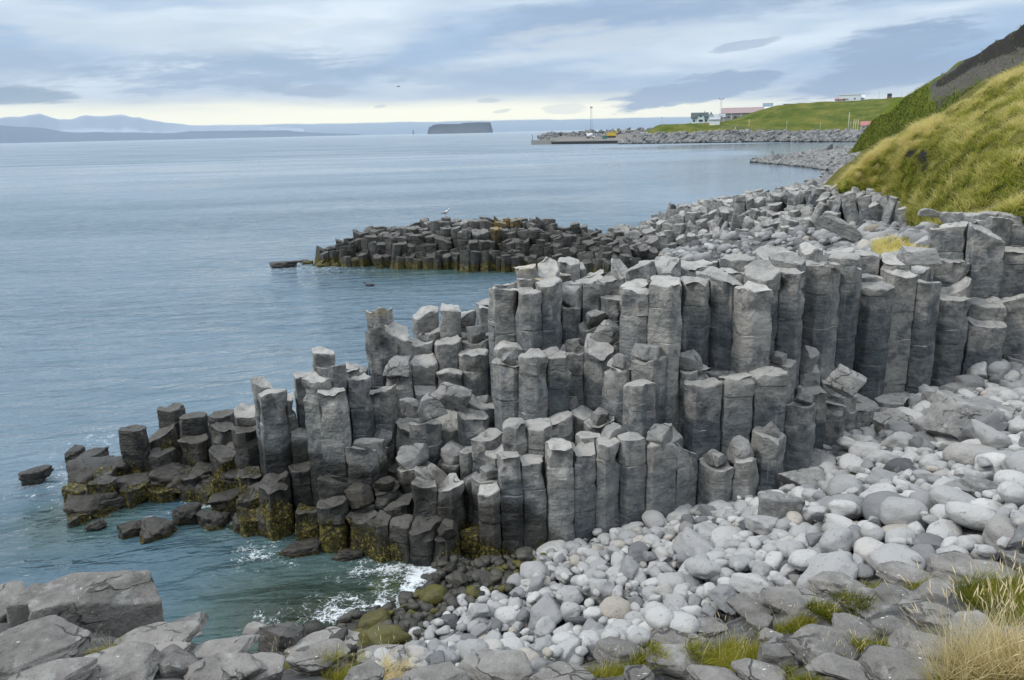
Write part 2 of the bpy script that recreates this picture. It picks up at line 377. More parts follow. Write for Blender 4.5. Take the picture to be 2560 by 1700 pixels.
def mat_hill(name, ramp, scree=None):
    m, t, b, out = new_mat(name); P = pos(t)
    big = t.noise(P, .11, 5, .6); n = t.noise(P, 1.1, 6, .7); n2 = t.noise(t.vm('MULTIPLY', P, (1, 1, 2.5)), 5, 4, .7)
    f = t.m('ADD', t.m('ADD', t.m('MULTIPLY', big, .45), t.m('MULTIPLY', n, .32)), t.m('MULTIPLY', n2, .23))
    c = t.ramp(f, ramp)
    if scree:
        sc = t.attr('scree'); dk = t.attr('cliff')
        s1 = t.sm(t.m('ADD', sc, t.m('MULTIPLY', t.m('SUBTRACT', n, .5), 1.6)), .42, .6)
        c = t.mix(s1, c, t.ramp(n2, [(.35, (.062, .058, .05)), (.5, (.125, .118, .10)), (.66, (.235, .225, .195))]))
        s2 = t.sm(t.m('ADD', dk, t.m('MULTIPLY', t.m('SUBTRACT', n, .5), 1.3)), .45, .6)
        c = t.mix(s2, c, t.ramp(n2, [(.3, (.013, .012, .011)), (.7, (.072, .066, .06))]))
    t.put(b.inputs['Base Color'], c); b.inputs['Roughness'].default_value = .95; b.inputs['Specular IOR Level'].default_value = .1
    bump(t, b, t.m('ADD', n, n2), 1., .35); return m
def mat_plain(name, col, rough=.7, var=.15, scale=3., metal=0., bumpd=0.):
    m, t, b, _ = new_mat(name); P = pos(t); n = t.noise(P, scale, 4, .6)
    t.put(b.inputs['Base Color'], t.mix(n, tuple(x*(1-var) for x in col), tuple(min(1, x*(1+var)) for x in col)))
    b.inputs['Roughness'].default_value = rough; b.inputs['Metallic'].default_value = metal
    if bumpd: bump(t, b, n, .6, bumpd)
    return m
def mat_water():
    m, t, b, out = new_mat('sea_water'); t.n.remove(b); P = pos(t)
    depth, foam, calm = t.attr('depth'), t.attr('foam'), t.attr('calm')
    g = t.node('ShaderNodeNewGeometry')
    # wind ripples: long crests lying across the view, two scales, in patches
    Rm = t.node('ShaderNodeMapping'); Rm.inputs['Rotation'].default_value = (0, 0, R(-9)); t.l.new(P, Rm.inputs['Vector']); Q = Rm.outputs[0]
    w1 = t.noise(t.vm('MULTIPLY', Q, (.34, 1.15, 1.)), 1.25, 3, .5, .5)
    w2 = t.noise(t.vm('MULTIPLY', Q, (.6, 1.6, 1.)), 4.2, 3, .55, .6)
    w3 = t.noise(t.vm('MULTIPLY', Q, (.05, .12, 1.)), 1., 3, .5)
    patch = t.noise(t.vm('MULTIPLY', Q, (.012, .045, 1.)), 1., 4, .55)
    rough = t.m('MULTIPLY', t.sm(patch, .38, .6, .45, 1.), t.m('SUBTRACT', 1.15, t.m('MULTIPLY', calm, .98)))
    n1 = bump(t, None, w1, t.m('MULTIPLY', rough, 1.0), .55)
    n2 = bump(t, None, w2, t.m('MULTIPLY', rough, .8), .10, n1)
    n3 = bump(t, None, w3, t.m('MULTIPLY', rough, .25), .6, n2)
    fr = t.node('ShaderNodeFresnel'); fr.inputs['IOR'].default_value = 1.333; t.l.new(n3, fr.inputs['Normal'])
    gl = t.node('ShaderNodeBsdfGlossy'); farw = t.m('MULTIPLY', t.attr('far'), t.m('SUBTRACT', 1., calm)); t.put(gl.inputs['Roughness'], t.m('ADD', .11, t.m('MULTIPLY', farw, .26))); t.l.new(n3, gl.inputs['Normal']); gl.inputs['Color'].default_value = (1, 1, 1, 1)
    a = t.m('SUBTRACT', 1., t.m('EXPONENT', t.m('MULTIPLY', depth, -1.5)))
    df = t.node('ShaderNodeBsdfDiffuse'); t.l.new(n3, df.inputs['Normal'])
    t.put(df.inputs['Color'], t.ramp(t.m('MULTIPLY', depth, .33), [(.0, (.11, .16, .13)), (.18, (.075, .135, .125)), (.45, (.06, .118, .155)), (.95, (.115, .180, .230))]))
    tr = t.node('ShaderNodeBsdfTransparent'); t.put(tr.inputs['Color'], (.66, .84, .76))
    mx = t.node('ShaderNodeMixShader'); t.put(mx.inputs[0], a); t.l.new(tr.outputs[0], mx.inputs[1]); t.l.new(df.outputs[0], mx.inputs[2])
    m2 = t.node('ShaderNodeMixShader'); t.put(m2.inputs[0], t.m('MULTIPLY', fr.outputs[0], t.m('SUBTRACT', 1., t.m('MULTIPLY', farw, .42)))); t.l.new(mx.outputs[0], m2.inputs[1]); t.l.new(gl.outputs[0], m2.inputs[2])
    fd = t.node('ShaderNodeBsdfDiffuse'); fd.inputs['Color'].default_value = (.66, .71, .735, 1)
    fv = t.node('ShaderNodeTexVoronoi', feature='DISTANCE_TO_EDGE'); fv.inputs['Scale'].default_value = 5.5
    fw_ = t.vm('ADD', P, t.vm('SCALE', t.node('ShaderNodeTexNoise', i_Vector=P, i_Scale=3.).outputs[1])); t.put(fv.inputs['Vector'], fw_)
    lace = t.sm(fv.outputs['Distance'], .12, .0)
    fn = t.m('ADD', t.m('ADD', foam, t.m('MULTIPLY', t.m('SUBTRACT', t.noise(P, 3.4, 7, .7), .5), 1.7)), t.m('MULTIPLY', t.m('SUBTRACT', lace, .4), .22))
    fm = t.m('MULTIPLY', t.sm(fn, .38, .82, 0., .95), t.sm(foam, .02, .12))
    m3 = t.node('ShaderNodeMixShader'); t.put(m3.inputs[0], fm); t.l.new(m2.outputs[0], m3.inputs[1]); t.l.new(fd.outputs[0], m3.inputs[2])
    t.l.new(m3.outputs[0], out.inputs[0]); return m

BASALT = mat_basalt()
FIELD = mat_rock('field_rock', (.10, .097, .091), (.275, .264, .245))
DARKROCK = mat_rock('broken_rock', (.095, .10, .103), (.32, .318, .305))
COBBLE = mat_cobble(); GROUND = mat_ground(); WATER = mat_water()
GRASS_HILL = mat_grass('hill_grass', [(.27, (.05, .075, .012)), (.38, (.26, .30, .036)), (.52, (.52, .50, .10)), (.68, (.82, .72, .34))])
GRASS_GREEN = mat_grass('green_grass', [(.26, (.07, .085, .012)), (.43, (.22, .235, .025)), (.60, (.40, .37, .055)), (.78, (.62, .52, .2))])
GRASS_DRY = mat_grass('dry_grass', [(.22, (.20, .19, .05)), (.38, (.50, .42, .18)), (.56, (.76, .65, .38)), (.8, (.86, .77, .54))])
HILL = mat_hill('hillside', [(.34, (.06, .068, .014)), (.5, (.17, .165, .036)), (.66, (.34, .285, .10))], True)
HILL_GREEN = mat_hill('green_hillside', [(.34, (.06, .095, .012)), (.5, (.13, .175, .02)), (.66, (.29, .275, .055))], True)
# ------------------------------------------------------------------ the shape of the shore
# Each entry is a section through the rocks in one direction from the viewer: the height of its foot, then pairs
# (foot of a riser, top of that riser) from the near to the far end. Heights and distances follow from the eye height.
NEAR = {}; FAR = {}
def N(px, z0, *ys): NEAR[px] = (z0, ys)
def Fa(px, z0, *ys): FAR[px] = (z0, ys)
N(195,0,1318,1280,1250,1215)
N(250,0,1300,1262,1248,1200,1170,1128)
N(330,0,1268,1215,1170,1065,1055,1030)
N(400,0,1258,1208,1165,1110,1090,1050,1040,1020)
N(480,0,1252,1195,1150,1095,1080,1040,1035,1000)
N(560,0,1292,1240,1230,1186,1160,1130,1100,1065,1050,1030)
N(620,0,1345,1290,1275,1230,1200,1153,1120,1070,1060,1010)
N(680,0,1350,1220,1200,1160,1135,975,955,940)
N(760,0,1370,1265,1210,1160,1148,1072,1060,930,910,880)
N(830,0,1385,1240,1225,1170,1165,980,970,930,900,870)
N(900,0,1390,1290,1270,1225,1215,1120,1075,945,935,915,900,870,855,840)
N(950,0,1405,1290,1270,1240,1160,1082,1075,930,920,905,890,830,820,800,790,761)
N(1000,0,1405,1310,1300,1240,1136,1050,1033,930,915,890,880,825,815,790,785,762)
N(1060,0,1410,1310,1290,1210,1135,1050,1001,926,915,895,880,850,840,815,805,770)
N(1120,0,1420,1340,1300,1210,1113,1037,1025,1000,985,925,910,830,825,790,785,757)
N(1180,0,1406,1340,1320,1240,1185,1115,1100,1025,960,880,870,840,830,790,785,775)
N(1240,0,1400,1285,1280,1180,1140,1075,1060,1025,1018,930,925,830,820,815,800,775)
N(1300,0.1,1385,1322,1287,1100,1090,1060,1050,1020,1018,910,905,835,825,795,790,715,710,700)
N(1380,0.2,1370,1310,1300,1105,1095,1055,1040,1020,1015,870,865,825,820,715,700,680)
N(1450,0.3,1350,1145,1120,1060,1050,1020,1018,895,880,850,840,765,755,720,700,670)
N(1520,0.4,1340,1230,1200,1110,1090,1015,1010,885,870,840,830,770,760,720,710,680)
N(1580,0.5,1320,1270,1250,1105,1095,935,925,865,860,740,720,690)
N(1640,0.55,1310,1222,1200,1105,1100,935,912,715,700,680)
N(1700,0.6,1290,1110,1100,960,924,715,700,670)
N(1760,0.65,1275,1130,1110,965,925,765,760,700,690,665)
N(1800,0.7,1265,1105,1095,995,985,935,925,710,700,665)
N(1860,0.75,1260,1135,1125,960,935,700,690,660)
N(1920,0.8,1240,1080,1070,945,935,860,850,680,670,650)
N(1990,0.9,1210,1025,1015,975,920,855,850,690,680,650)
N(2050,1.0,1150,980,970,925,920,690,680,650)
N(2110,1.1,1130,1000,995,675,665,650)
N(2180,1.2,1060,1030,1010,680,670,650)
N(2250,1.3,1020,680,665,640)
N(2310,1.4,1010,715,705,660,650,620)
N(2370,1.5,960,757,745,700,695,655,652,573,565,550)
N(2420,1.55,955,760,740,700,690,650,645,575,565,550)
N(2470,1.6,950,820,815,760,750,585,575,550)
N(2540,1.7,930,905,895,750,745,585,575,545)
for _p, _d in ((2620, 0), (2720, 0), (2850, 0), (3000, 0)): NEAR[_p] = (1.75, (930, 905, 895, 750, 745, 585, 575, 540))
Fa(775, 0, 668, 655, 650, 642)
Fa(820, 0, 668, 650, 645, 625, 622, 615)
Fa(880, 0, 668, 640, 635, 615, 610, 595)
Fa(960, 0, 670, 640, 635, 610, 605, 590, 585, 578)
Fa(1040, 0, 674, 640, 635, 615, 610, 590, 585, 573)
Fa(1110, 0, 676, 640, 630, 605, 600, 580, 575, 560)
Fa(1200, 0, 678, 635, 630, 605, 600, 580, 575, 557)
Fa(1300, 0, 680, 640, 630, 605, 600, 580, 570, 553)
Fa(1370, 0, 680, 650, 640, 615, 605, 585, 578, 558)
Fa(1410, 0, 682, 660, 650, 625, 615, 595, 590, 577)
Fa(1470, .2, 680, 665, 655, 635, 620, 605, 595, 582)
Fa(1510, .4, 675, 655, 645, 630, 615, 605, 600, 592)
Fa(1570, .8, 660, 648, 640, 625, 610, 600, 592, 578)
Fa(1620, 1., 640, 625, 618, 600, 590, 575, 568, 555)
Fa(1660, 1.1, 625, 605, 600, 585, 580, 560, 555, 541)
Fa(1720, 1.2, 620, 585, 580, 560, 555, 535, 530, 522)
Fa(1800, 1.5, 610, 590, 580, 560, 555, 535, 530, 511)
Fa(1900, 2.0, 600, 580, 575, 555, 550, 530, 525, 497)
Fa(2000, 2.4, 590, 575, 570, 550, 545, 525, 515, 484)
Fa(2070, 2.7, 580, 565, 560, 540, 535, 500, 495, 474)
Fa(2110, 3.0, 560, 484, 478, 474)
Fa(2160, 3.1, 558, 488, 484, 480)
Fa(2210, 3.3, 560, 500, 496, 490)
Fa(2260, 3.6, 556, 520, 516, 510)
def sections(T, minflat):
    out = {}
    for px, (z0, ys) in T.items():
        z = z0; r = 0; L = []
        for b, t in zip(ys[::2], ys[1::2]):
            p = at_z(px, b, z); rr = max(math.hypot(p[0], p[1]), r + minflat(px) if r else 0); r = rr
            q = at_r(px, t, r); z = q[2]; L.append((r, z))
        out[px] = L
    return out
SN, SF = sections(NEAR, lambda px: np.interp(px, [200, 900, 1500, 1750, 2300], [.36, .40, .43, .55, .6])), sections(FAR, lambda px: .5)
KN, KF = np.array(sorted(SN)), np.array(sorted(SF))
# the main cliff: three continuous walls with ledges between them, read along the whole front
def _i(px, T): return float(np.interp(px, [t[0] for t in T], [t[1] for t in T]))
T_B = [(1215, 1403), (1240, 1400), (1300, 1385), (1380, 1370), (1450, 1350), (1520, 1340), (1580, 1320), (1640, 1310), (1700, 1290), (1760, 1275), (1800, 1265), (1860, 1258), (1920, 1240), (1990, 1205), (2050, 1135), (2110, 1110), (2180, 1062), (2250, 1035), (2330, 1018)]
T_L = [(1215, 1250), (1240, 1185), (1275, 1110), (1300, 1102), (1380, 1108), (1450, 1142), (1520, 1118), (1580, 1106), (1640, 1105), (1700, 1112), (1760, 1130), (1800, 1108), (1860, 1132), (1920, 1082), (1990, 1032), (2050, 985), (2110, 1002), (2180, 1032), (2250, 1018), (2330, 1004)]
T_M = [(1215, 900), (1240, 925), (1300, 906), (1380, 868), (1450, 890), (1520, 884), (1580, 930), (1640, 936), (1700, 958), (1760, 964), (1800, 985), (1860, 955), (1920, 942), (1990, 965), (2050, 922), (2110, 988), (2180, 1022), (2250, 1010), (2330, 998)]
T_V = [(1215, 835), (1240, 830), (1300, 828), (1380, 820), (1450, 812), (1520, 806), (1570, 840)]
T_UB = [(1560, 890), (1580, 884), (1640, 912), (1700, 924), (1760, 926), (1800, 930), (1860, 925), (1920, 925), (1990, 928), (2050, 918), (2110, 985), (2180, 1012), (2250, 1006), (2330, 994)]
T_U = [(1215, 775), (1240, 745), (1270, 716), (1300, 714), (1380, 716), (1450, 719), (1520, 720), (1580, 734), (1640, 716), (1700, 713), (1760, 704), (1800, 708), (1860, 698), (1920, 682), (1990, 690), (2050, 688), (2110, 675), (2180, 676), (2250, 681), (2330, 714)]
T_Z = [(k, NEAR[k][0]) for k in sorted(NEAR) if k >= 1180]
def r_at(px, py, z): p = at_z(px, py, z); return math.hypot(p[0], p[1])
def wall_section(px):
    w = _i(px, [(1240, .44), (1550, .46), (1750, .55), (2300, .6)])
    z0 = _i(px, T_Z); rL = r_at(px, _i(px, T_B), z0); zL = at_r(px, _i(px, T_L), rL)[2]; k = min(max((px-1530)/60, 0), 1)
    zl = zL+.10; rM = (1-k)*max(r_at(px, 1020, zl), rL+2*w)+k*(rL+w); zM = at_r(px, _i(px, T_M), rM)[2]
    if px < 1560: rV = rM+w; zV = at_r(px, _i(px, T_V), rV)[2]; rU = rV+w
    else: rV = rM+w; zV = zM+.04; rU = max(r_at(px, _i(px, T_UB), zM), rM+w+.06)
    zU = at_r(px, _i(px, T_U), rU)[2]
    L = [(rL, zL), (rL+w, zl), (rM, zM), (rV, zV), (rU, zU), (rU+w, zU+.07), (rU+2*w, zU+.14)]
    return sorted(L, key=lambda t: t[0]) if all(L[i][0] <= L[i+1][0]+1e-6 for i in range(6)) else [q for i, q in enumerate(L) if i == 0 or q[0] > max(p[0] for p in L[:i])]
def top_at(SS, K, x, y, dpx, ext):
    r = math.hypot(x, y); z = 2.5; c = None
    for _ in range(4):
        if (np.array([x, y, z])-EYE)@fw <= .5: return None
        px = proj((x, y, z))[0] + dpx
        if px < K[0]-14 or px > K[-1]+60: return None
        k = K[np.argmin(np.abs(K-px))]; L = wall_section(px) if (SS is SN and 1215 <= px <= 2330) else SS[k]
        if r < L[0][0] or r > L[-1][0] + ext(px): return None
        z = [zz for rr, zz in L if rr <= r][-1]
    return z, px
ext_n = lambda px: np.interp(px, [300, 900, 1250, 1400, 1700, 2250, 2350], [.16, .2, .3, .8, 1.7, 1.6, 2.2]) + .3*(px < 600)
ext_f = lambda px: np.interp(px, [780, 1000, 1400, 1600, 1900, 2100], [.8, 2.2, 2.0, 2.5, 5., 2.5])

# ground heights: a smooth sheet through surveyed points
GP = []
for px, z0 in [(k, NEAR[k][0]) for k in (1300, 1450, 1580, 1700, 1800, 1920, 2050, 2180, 2310, 2420, 2540, 2720)]:
    GP.append(at_z(px, NEAR[px][1][0], z0)-np.array([0, 0, .20]))
for px in (195, 250, 330, 400, 480, 560, 620, 680, 760, 830, 900, 950, 1000, 1060, 1120, 1180, 1240):
    GP.append(at_z(px, NEAR[px][1][0]-5, -.42))
for q in [(1130, 1400, -.02), (1060, 1475, .0), (985, 1530, .0), (900, 1560, .02), (800, 1585, .0), (700, 1600, -.05),
          (640, 1450, -1.0), (800, 1450, -.75), (930, 1470, -.40), (1000, 1440, -.3), (900, 1420, -.6), (500, 1400, -1.6), (450, 1500, -1.3), (250, 1400, -2.2), (600, 1560, -.45), (100, 1300, -2.6), (100, 1150, -2.8), (400, 1290, -1.6), (560, 1345, -1.5),
          (1300, 1500, .45), (1500, 1450, .72), (1500, 1560, .62), (1200, 1600, .42), (1000, 1610, .35), (1800, 1330, 1.05), (1800, 1440, 1.35), (2100, 1250, 1.45), (2100, 1400, 1.85), (2400, 1150, 1.75), (2400, 1320, 2.3), (2550, 1050, 2.0), (2550, 1280, 2.6),
          ]:
    GP.append(at_z(*q)-np.array([0, 0, .16 if q[2] > .3 else 0.]))
for q in [(1700, 640, 1.2), (1900, 615, 2.0), (2100, 590, 2.7), (2250, 572, 3.3), (2400, 560, 4.2), (2550, 545, 5.0)]: GP.append(at_z(*q))
for x, y, z in [(-2, 3.0, 4.9), (3, 3.0, 5.2), (-6, 4, 4.4), (0, 0, 6.4), (7, 3, 5.8), (-9, 2, 5.2), (-10, 6, 2.2), (-12, 10, -1.5), (0, -6, 7.2), (10, -4, 7.4), (-9, -5, 6.8), (12, 8, 5.0), (17, 12, 5.2),
                (-14, 20, -3), (-10, 30, -3), (-4, 26, -2.8), (0, 22, -2.2), (3, 24, -1.6), (-6, 22, -2.6), (0, 34, -2.8), (-6, 40, -2.8), (0, 41, -2.8), (5, 40, -1.6), (5, 30, -1.6), (8, 28, .6), (-14, 44, -3), (-8, 46, -.9), (0, 46, -.7), (5, 46, -.4), (8, 46, .5), (0, 58, -2.5), (-10, 60, -3), (10, 62, -1.2), (14, 60, 0.), (18, 56, 1.5), (16, 70, -.8), (24, 90, -.8), (10, 95, -3), (12, 36, 1.6), (20, 32, 4.2), (22, 42, 4.0),
                (24, 24, 6.5), (30, 40, 5.0)]:
    GP.append(np.array([x, y, z], float))
gz0 = lambda px: np.interp(px, [-100, 600, 860, 1000, 1300, 1700, 2100, 2560], [-.9, -.45, .2, .45, .6, 1.15, 1.9, 2.7])
YT = lambda px: np.interp(px, [0, 300, 340, 480, 640, 900, 1120, 1330, 1500, 1620, 1700, 1900, 2100, 2300, 2560], [1500, 1475, 1560, 1575, 1590, 1605, 1635, 1640, 1610, 1575, 1560, 1480, 1440, 1425, 1400])
ZT = lambda px: np.interp(px, [0, 340, 640, 1280, 1700, 1920, 2560], [3.2, 3.0, 2.6, 2.45, 2.7, 3.0, 3.8]); ZB = lambda px: np.interp(px, [0, 640, 1280, 1920, 2560], [3.75, 3.4, 3.3, 3.9, 4.8])
def fore(px, py):
    k = (py-YT(px))/(1690-YT(px)); return at_z(px, py, ZT(px)+(ZB(px)-ZT(px))*max(k, -.3))
for _x in range(-80, 2700, 150):
    for _f in (.12, .45, .8, 1.1):
        _q = fore(_x, YT(_x)+(1690-YT(_x))*_f); GP.append(_q-np.array([0, 0, .10]))
    _q = fore(_x, YT(_x)); _z = gz0(_x); _d = _q[:2]/np.hypot(*_q[:2]); GP.append(np.array([*(_q[:2]+_d*1.5), _z]))
GP = np.array(GP)
def _tps(d2): return np.where(d2 > 0, d2*np.log(np.maximum(d2, 1e-12)), 0)
_n = len(GP); _A = np.zeros((_n+3, _n+3))
_A[:_n, :_n] = _tps(((GP[:, None, :2]-GP[None, :, :2])**2).sum(2)) + np.eye(_n)*.25
_A[:_n, _n] = 1; _A[:_n, _n+1:] = GP[:, :2]; _A[_n:, :_n] = _A[:_n, _n:].T
_w = np.linalg.solve(_A, np.concatenate([GP[:, 2], [0, 0, 0]]))
def gz(XY):
    XY = np.atleast_2d(XY)[:, :2]; out = np.empty(len(XY))
    for i in range(0, len(XY), 20000):
        q = XY[i:i+20000]; out[i:i+20000] = _tps(((q[:, None]-GP[None, :, :2])**2).sum(2))@_w[:_n] + _w[_n] + q@_w[_n+1:]
    return np.clip(out, -3.2, 9)
def hit(px, py):
    d = ray(px, py); ts = np.arange(3, 60, .06); P = EYE + d*ts[:, None]
    k = np.argmax(P[:, 2] < gz(P)); return P[k]
# ------------------------------------------------------------------ ground and sea
def lin(a, b, s): return np.arange(a, b, s)
gx = np.concatenate([[-14800, -4000, -800, -250, -100], lin(-60, -18, 2.), lin(-18, 22, .22), lin(22, 46, 1.5), [60, 100, 250, 800, 4000, 14800]])
gy = np.concatenate([[-14800, -4000, -800, -250, -90], lin(-50, 2, 2.), lin(2, 30, .22), lin(30, 64, .6), lin(64, 112, 2.), [150, 250, 800, 4000, 14800]])
XX, YY = np.meshgrid(gx, gy); XY = np.stack([XX.ravel(), YY.ravel()], 1)
Z = gz(np.clip(XY, -90, 130))
rr = np.hypot(XY[:, 0]-8, XY[:, 1]-10)
Z = Z + (-3.2-Z)*sstep(rr, 52, 85)
nz = fbm(np.c_[XY*.9, np.zeros(len(XY))], 4, 2)
Z = Z + .10*nz*(rr < 60)
Z = np.maximum(Z, np.clip((-XY[:, 1]-3)*.62+6.2, -99, 34)*(np.abs(XY[:, 0]) < 260)*(XY[:, 1] > -260)-99*((np.abs(XY[:, 0]) >= 260) | (XY[:, 1] <= -260)))   # unseen grassy hillside behind the viewer, added to cut low skylight
nxg, nyg = len(gx), len(gy); I = np.arange(nxg*nyg).reshape(nyg, nxg)
quads = np.stack([I[:-1, :-1], I[:-1, 1:], I[1:, 1:], I[1:, :-1]], -1).reshape(-1, 4)
veg = sstep(Z, 3.0, 4.2)*.55
tag(mesh('ground', np.c_[XY, Z], [quads], GROUND, {'veg': veg}), kind='structure')

ang = np.concatenate([np.arange(-48, 48.01, .25), np.arange(54, 311, 8.)]); ang = np.radians(ang)
rad = np.exp(np.arange(math.log(4.), math.log(14750.), .012))
AA, RR = np.meshgrid(ang, rad); sx, sy = RR*np.sin(AA), RR*np.cos(AA)
SXY = np.stack([sx.ravel(), sy.ravel()], 1); r_ = RR.ravel()
wz = .028*fbm(np.c_[SXY[:, 0]*.30, SXY[:, 1]*.75, np.zeros(len(SXY))], 2, 31)*sstep(r_, 8, 18)*(1-sstep(r_, 70, 160))
dg = np.where(r_ < 84, -gz(np.clip(SXY, -90, 130)), 3.2); depth = np.maximum(dg, 0) + sstep(r_, 60, 84)*2
depth = np.clip(depth, 0, 3.2)
foam = np.zeros(len(SXY))
for px, py, rd, st in [(1095, 1435, .8, .80), (1060, 1475, .6, .80), (1010, 1515, .5, .75), (960, 1540, .4, .66), (1010, 1425, .8, .58), (940, 1418, .6, .5), (880, 1425, .5, .34), (850, 1535, .5, .66), (760, 1545, .6, .36), (690, 1550, .5, .40),
                       (640, 1385, .5, .50), (720, 1395, .4, .36), (520, 1255, .7, .40), (570, 1315, .45, .42), (380, 1302, .5, .36), (300, 1330, .5, .3), (180, 1180, .9, .40), (120, 1215, .9, .34), (250, 1105, 1.2, .36), (200, 1245, .8, .3),
                       (720, 668, 2.4, .42), (800, 672, 2.2, .42), (900, 676, 2., .30), (1900, 408, 9., .2), (1760, 520, 5, .3), (1640, 548, 4, .28)]:
    c = at_z(px, py, 0); foam = np.maximum(foam, st*np.exp(-((SXY[:, 0]-c[0])**2+(SXY[:, 1]-c[1])**2)/(2*rd*rd)))
shore = np.exp(-(dg/.10)**2)*(r_ < 60)*.22
foam = np.maximum(foam, shore)
cn = fbm(np.c_[SXY[:, 0]*.006, SXY[:, 1]*.02, np.zeros(len(SXY))], 4, 8)
ra = r_*(1+.22*cn)
calm = sstep(ra, 120, 165)*(1-sstep(ra, 285, 340))*(.75+.5*cn)
calm = np.maximum(calm, sstep(SXY[:, 0]/np.maximum(SXY[:, 1], 1)+.25*cn, .05, .30)*sstep(r_, 45, 90)*(1-sstep(r_, 480, 620))*.9)
calm = np.clip(calm*1.25, 0, 1)
na, nr = len(ang), len(rad); I = np.arange(na*nr).reshape(nr, na); J = np.concatenate([I, I[:, :1]], 1)
quads = np.stack([J[:-1, :-1], J[1:, :-1], J[1:, 1:], J[:-1, 1:]], -1).reshape(-1, 4)[:, ::-1]
tag(mesh('sea', np.c_[SXY, wz], [quads], WATER, {'depth': depth, 'foam': foam, 'calm': calm, 'far': sstep(r_, 40, 260)}), kind='structure')

# ------------------------------------------------------------------ basalt columns
def clip_cell(c, nb, rmax):
    poly = [(c[0]+rmax*math.cos(a), c[1]+rmax*math.sin(a)) for a in np.linspace(0, 2*math.pi, 9)[:-1]+.2]
    for q in nb:
        dx, dy = q[0]-c[0], q[1]-c[1]; mx, my = (q[0]+c[0])/2, (q[1]+c[1])/2; out = []
        sd = [(p[0]-mx)*dx + (p[1]-my)*dy for p in poly]
        if max(sd) <= 0: continue
        for i in range(len(poly)):
            a, b, sa, sb = poly[i], poly[(i+1) % len(poly)], sd[i], sd[(i+1) % len(poly)]
            if sa <= 0: out.append(a)
            if (sa < 0) != (sb < 0) and sa != sb:
                k = sa/(sa-sb); out.append((a[0]+k*(b[0]-a[0]), a[1]+k*(b[1]-a[1])))
        poly = out
        if len(poly) < 3: return None
    P = np.array(poly); keep = [i for i in range(len(P)) if np.linalg.norm(P[i]-P[i-1]) > .05]
    return P[keep] if len(keep) >= 3 else None
def at_rz(px, r, z):
    lo, hi = 100., 1700.
    for _ in range(24):
        md = (lo+hi)/2
        if at_r(px, md, r)[2] > z: lo = md
        else: hi = md
    return at_r(px, (lo+hi)/2, r)
def layout(SS, K, top, seed, hero_gap, sp, mind, jit, xr, yr, dpx):
    rng = np.random.default_rng(seed); C = []; G = []
    def far_enough(x, y, d): return all((x-c[0])**2+(y-c[1])**2 > d*d for c in C)
    if hero_gap:
        K2 = [k for k in K if not 1215 <= k <= 2330]
        for row in (0, 2, 4, 1, 3, 5):                    # the fronts of the walls, column beside column
            px = 1222.
            while px < 2330:
                L = wall_section(px); w = np.interp(px, [1240, 1550, 1750, 2300], [.44, .47, .60, .68])*rng.uniform(.76, 1.28)
                if row < len(L):
                    r, z = L[row]; a = at_rz(px, r+w*.5, z)
                    if far_enough(a[0], a[1], w*.74): C.append((a[0], a[1], z, px, 1))
                px += w*F/math.hypot(L[min(row, len(L)-1)][0], 4.)
        for k in K2:
            prev = SS[k][0][1]-.6
            for r, z in SS[k]:
                if z-prev > .3:
                    w = np.interp(k, [300, 1500, 1750, 2250, 2400], [.23, .25, .33, .40, .46])
                    a = at_rz(k, r+w, z)
                    if far_enough(a[0], a[1], hero_gap*np.interp(k, [200, 560, 700, 1500, 1750, 2300, 2400], [.95, .95, 1, 1.08, 1.42, 1.55, 1.65])): C.append((a[0], a[1], z, k, 1))
                prev = z
    n = 0
    for iy, y in enumerate(np.arange(*yr, sp*.87)):
        for x in np.arange(xr[0]+(iy % 2)*sp/2, xr[1], sp):
            q = (x+rng.normal(0, jit), y+rng.normal(0, jit)); tt = top(q[0], q[1], rng.uniform(-dpx, dpx))
            if tt is None:                                 # bounds the outer cells without growing a column
                if far_enough(q[0], q[1], .30): G.append(q)
                continue
            m = mind*np.interp(tt[1], [200, 560, 700, 1500, 1750, 2300, 2400], [.95, .95, 1, 1.08, 1.42, 1.55, 1.65]) if hero_gap else mind
            if far_enough(q[0], q[1], m): C.append((q[0], q[1], tt[0], tt[1], 0))
    return C, [q for q in G if far_enough(q[0], q[1], .33)]
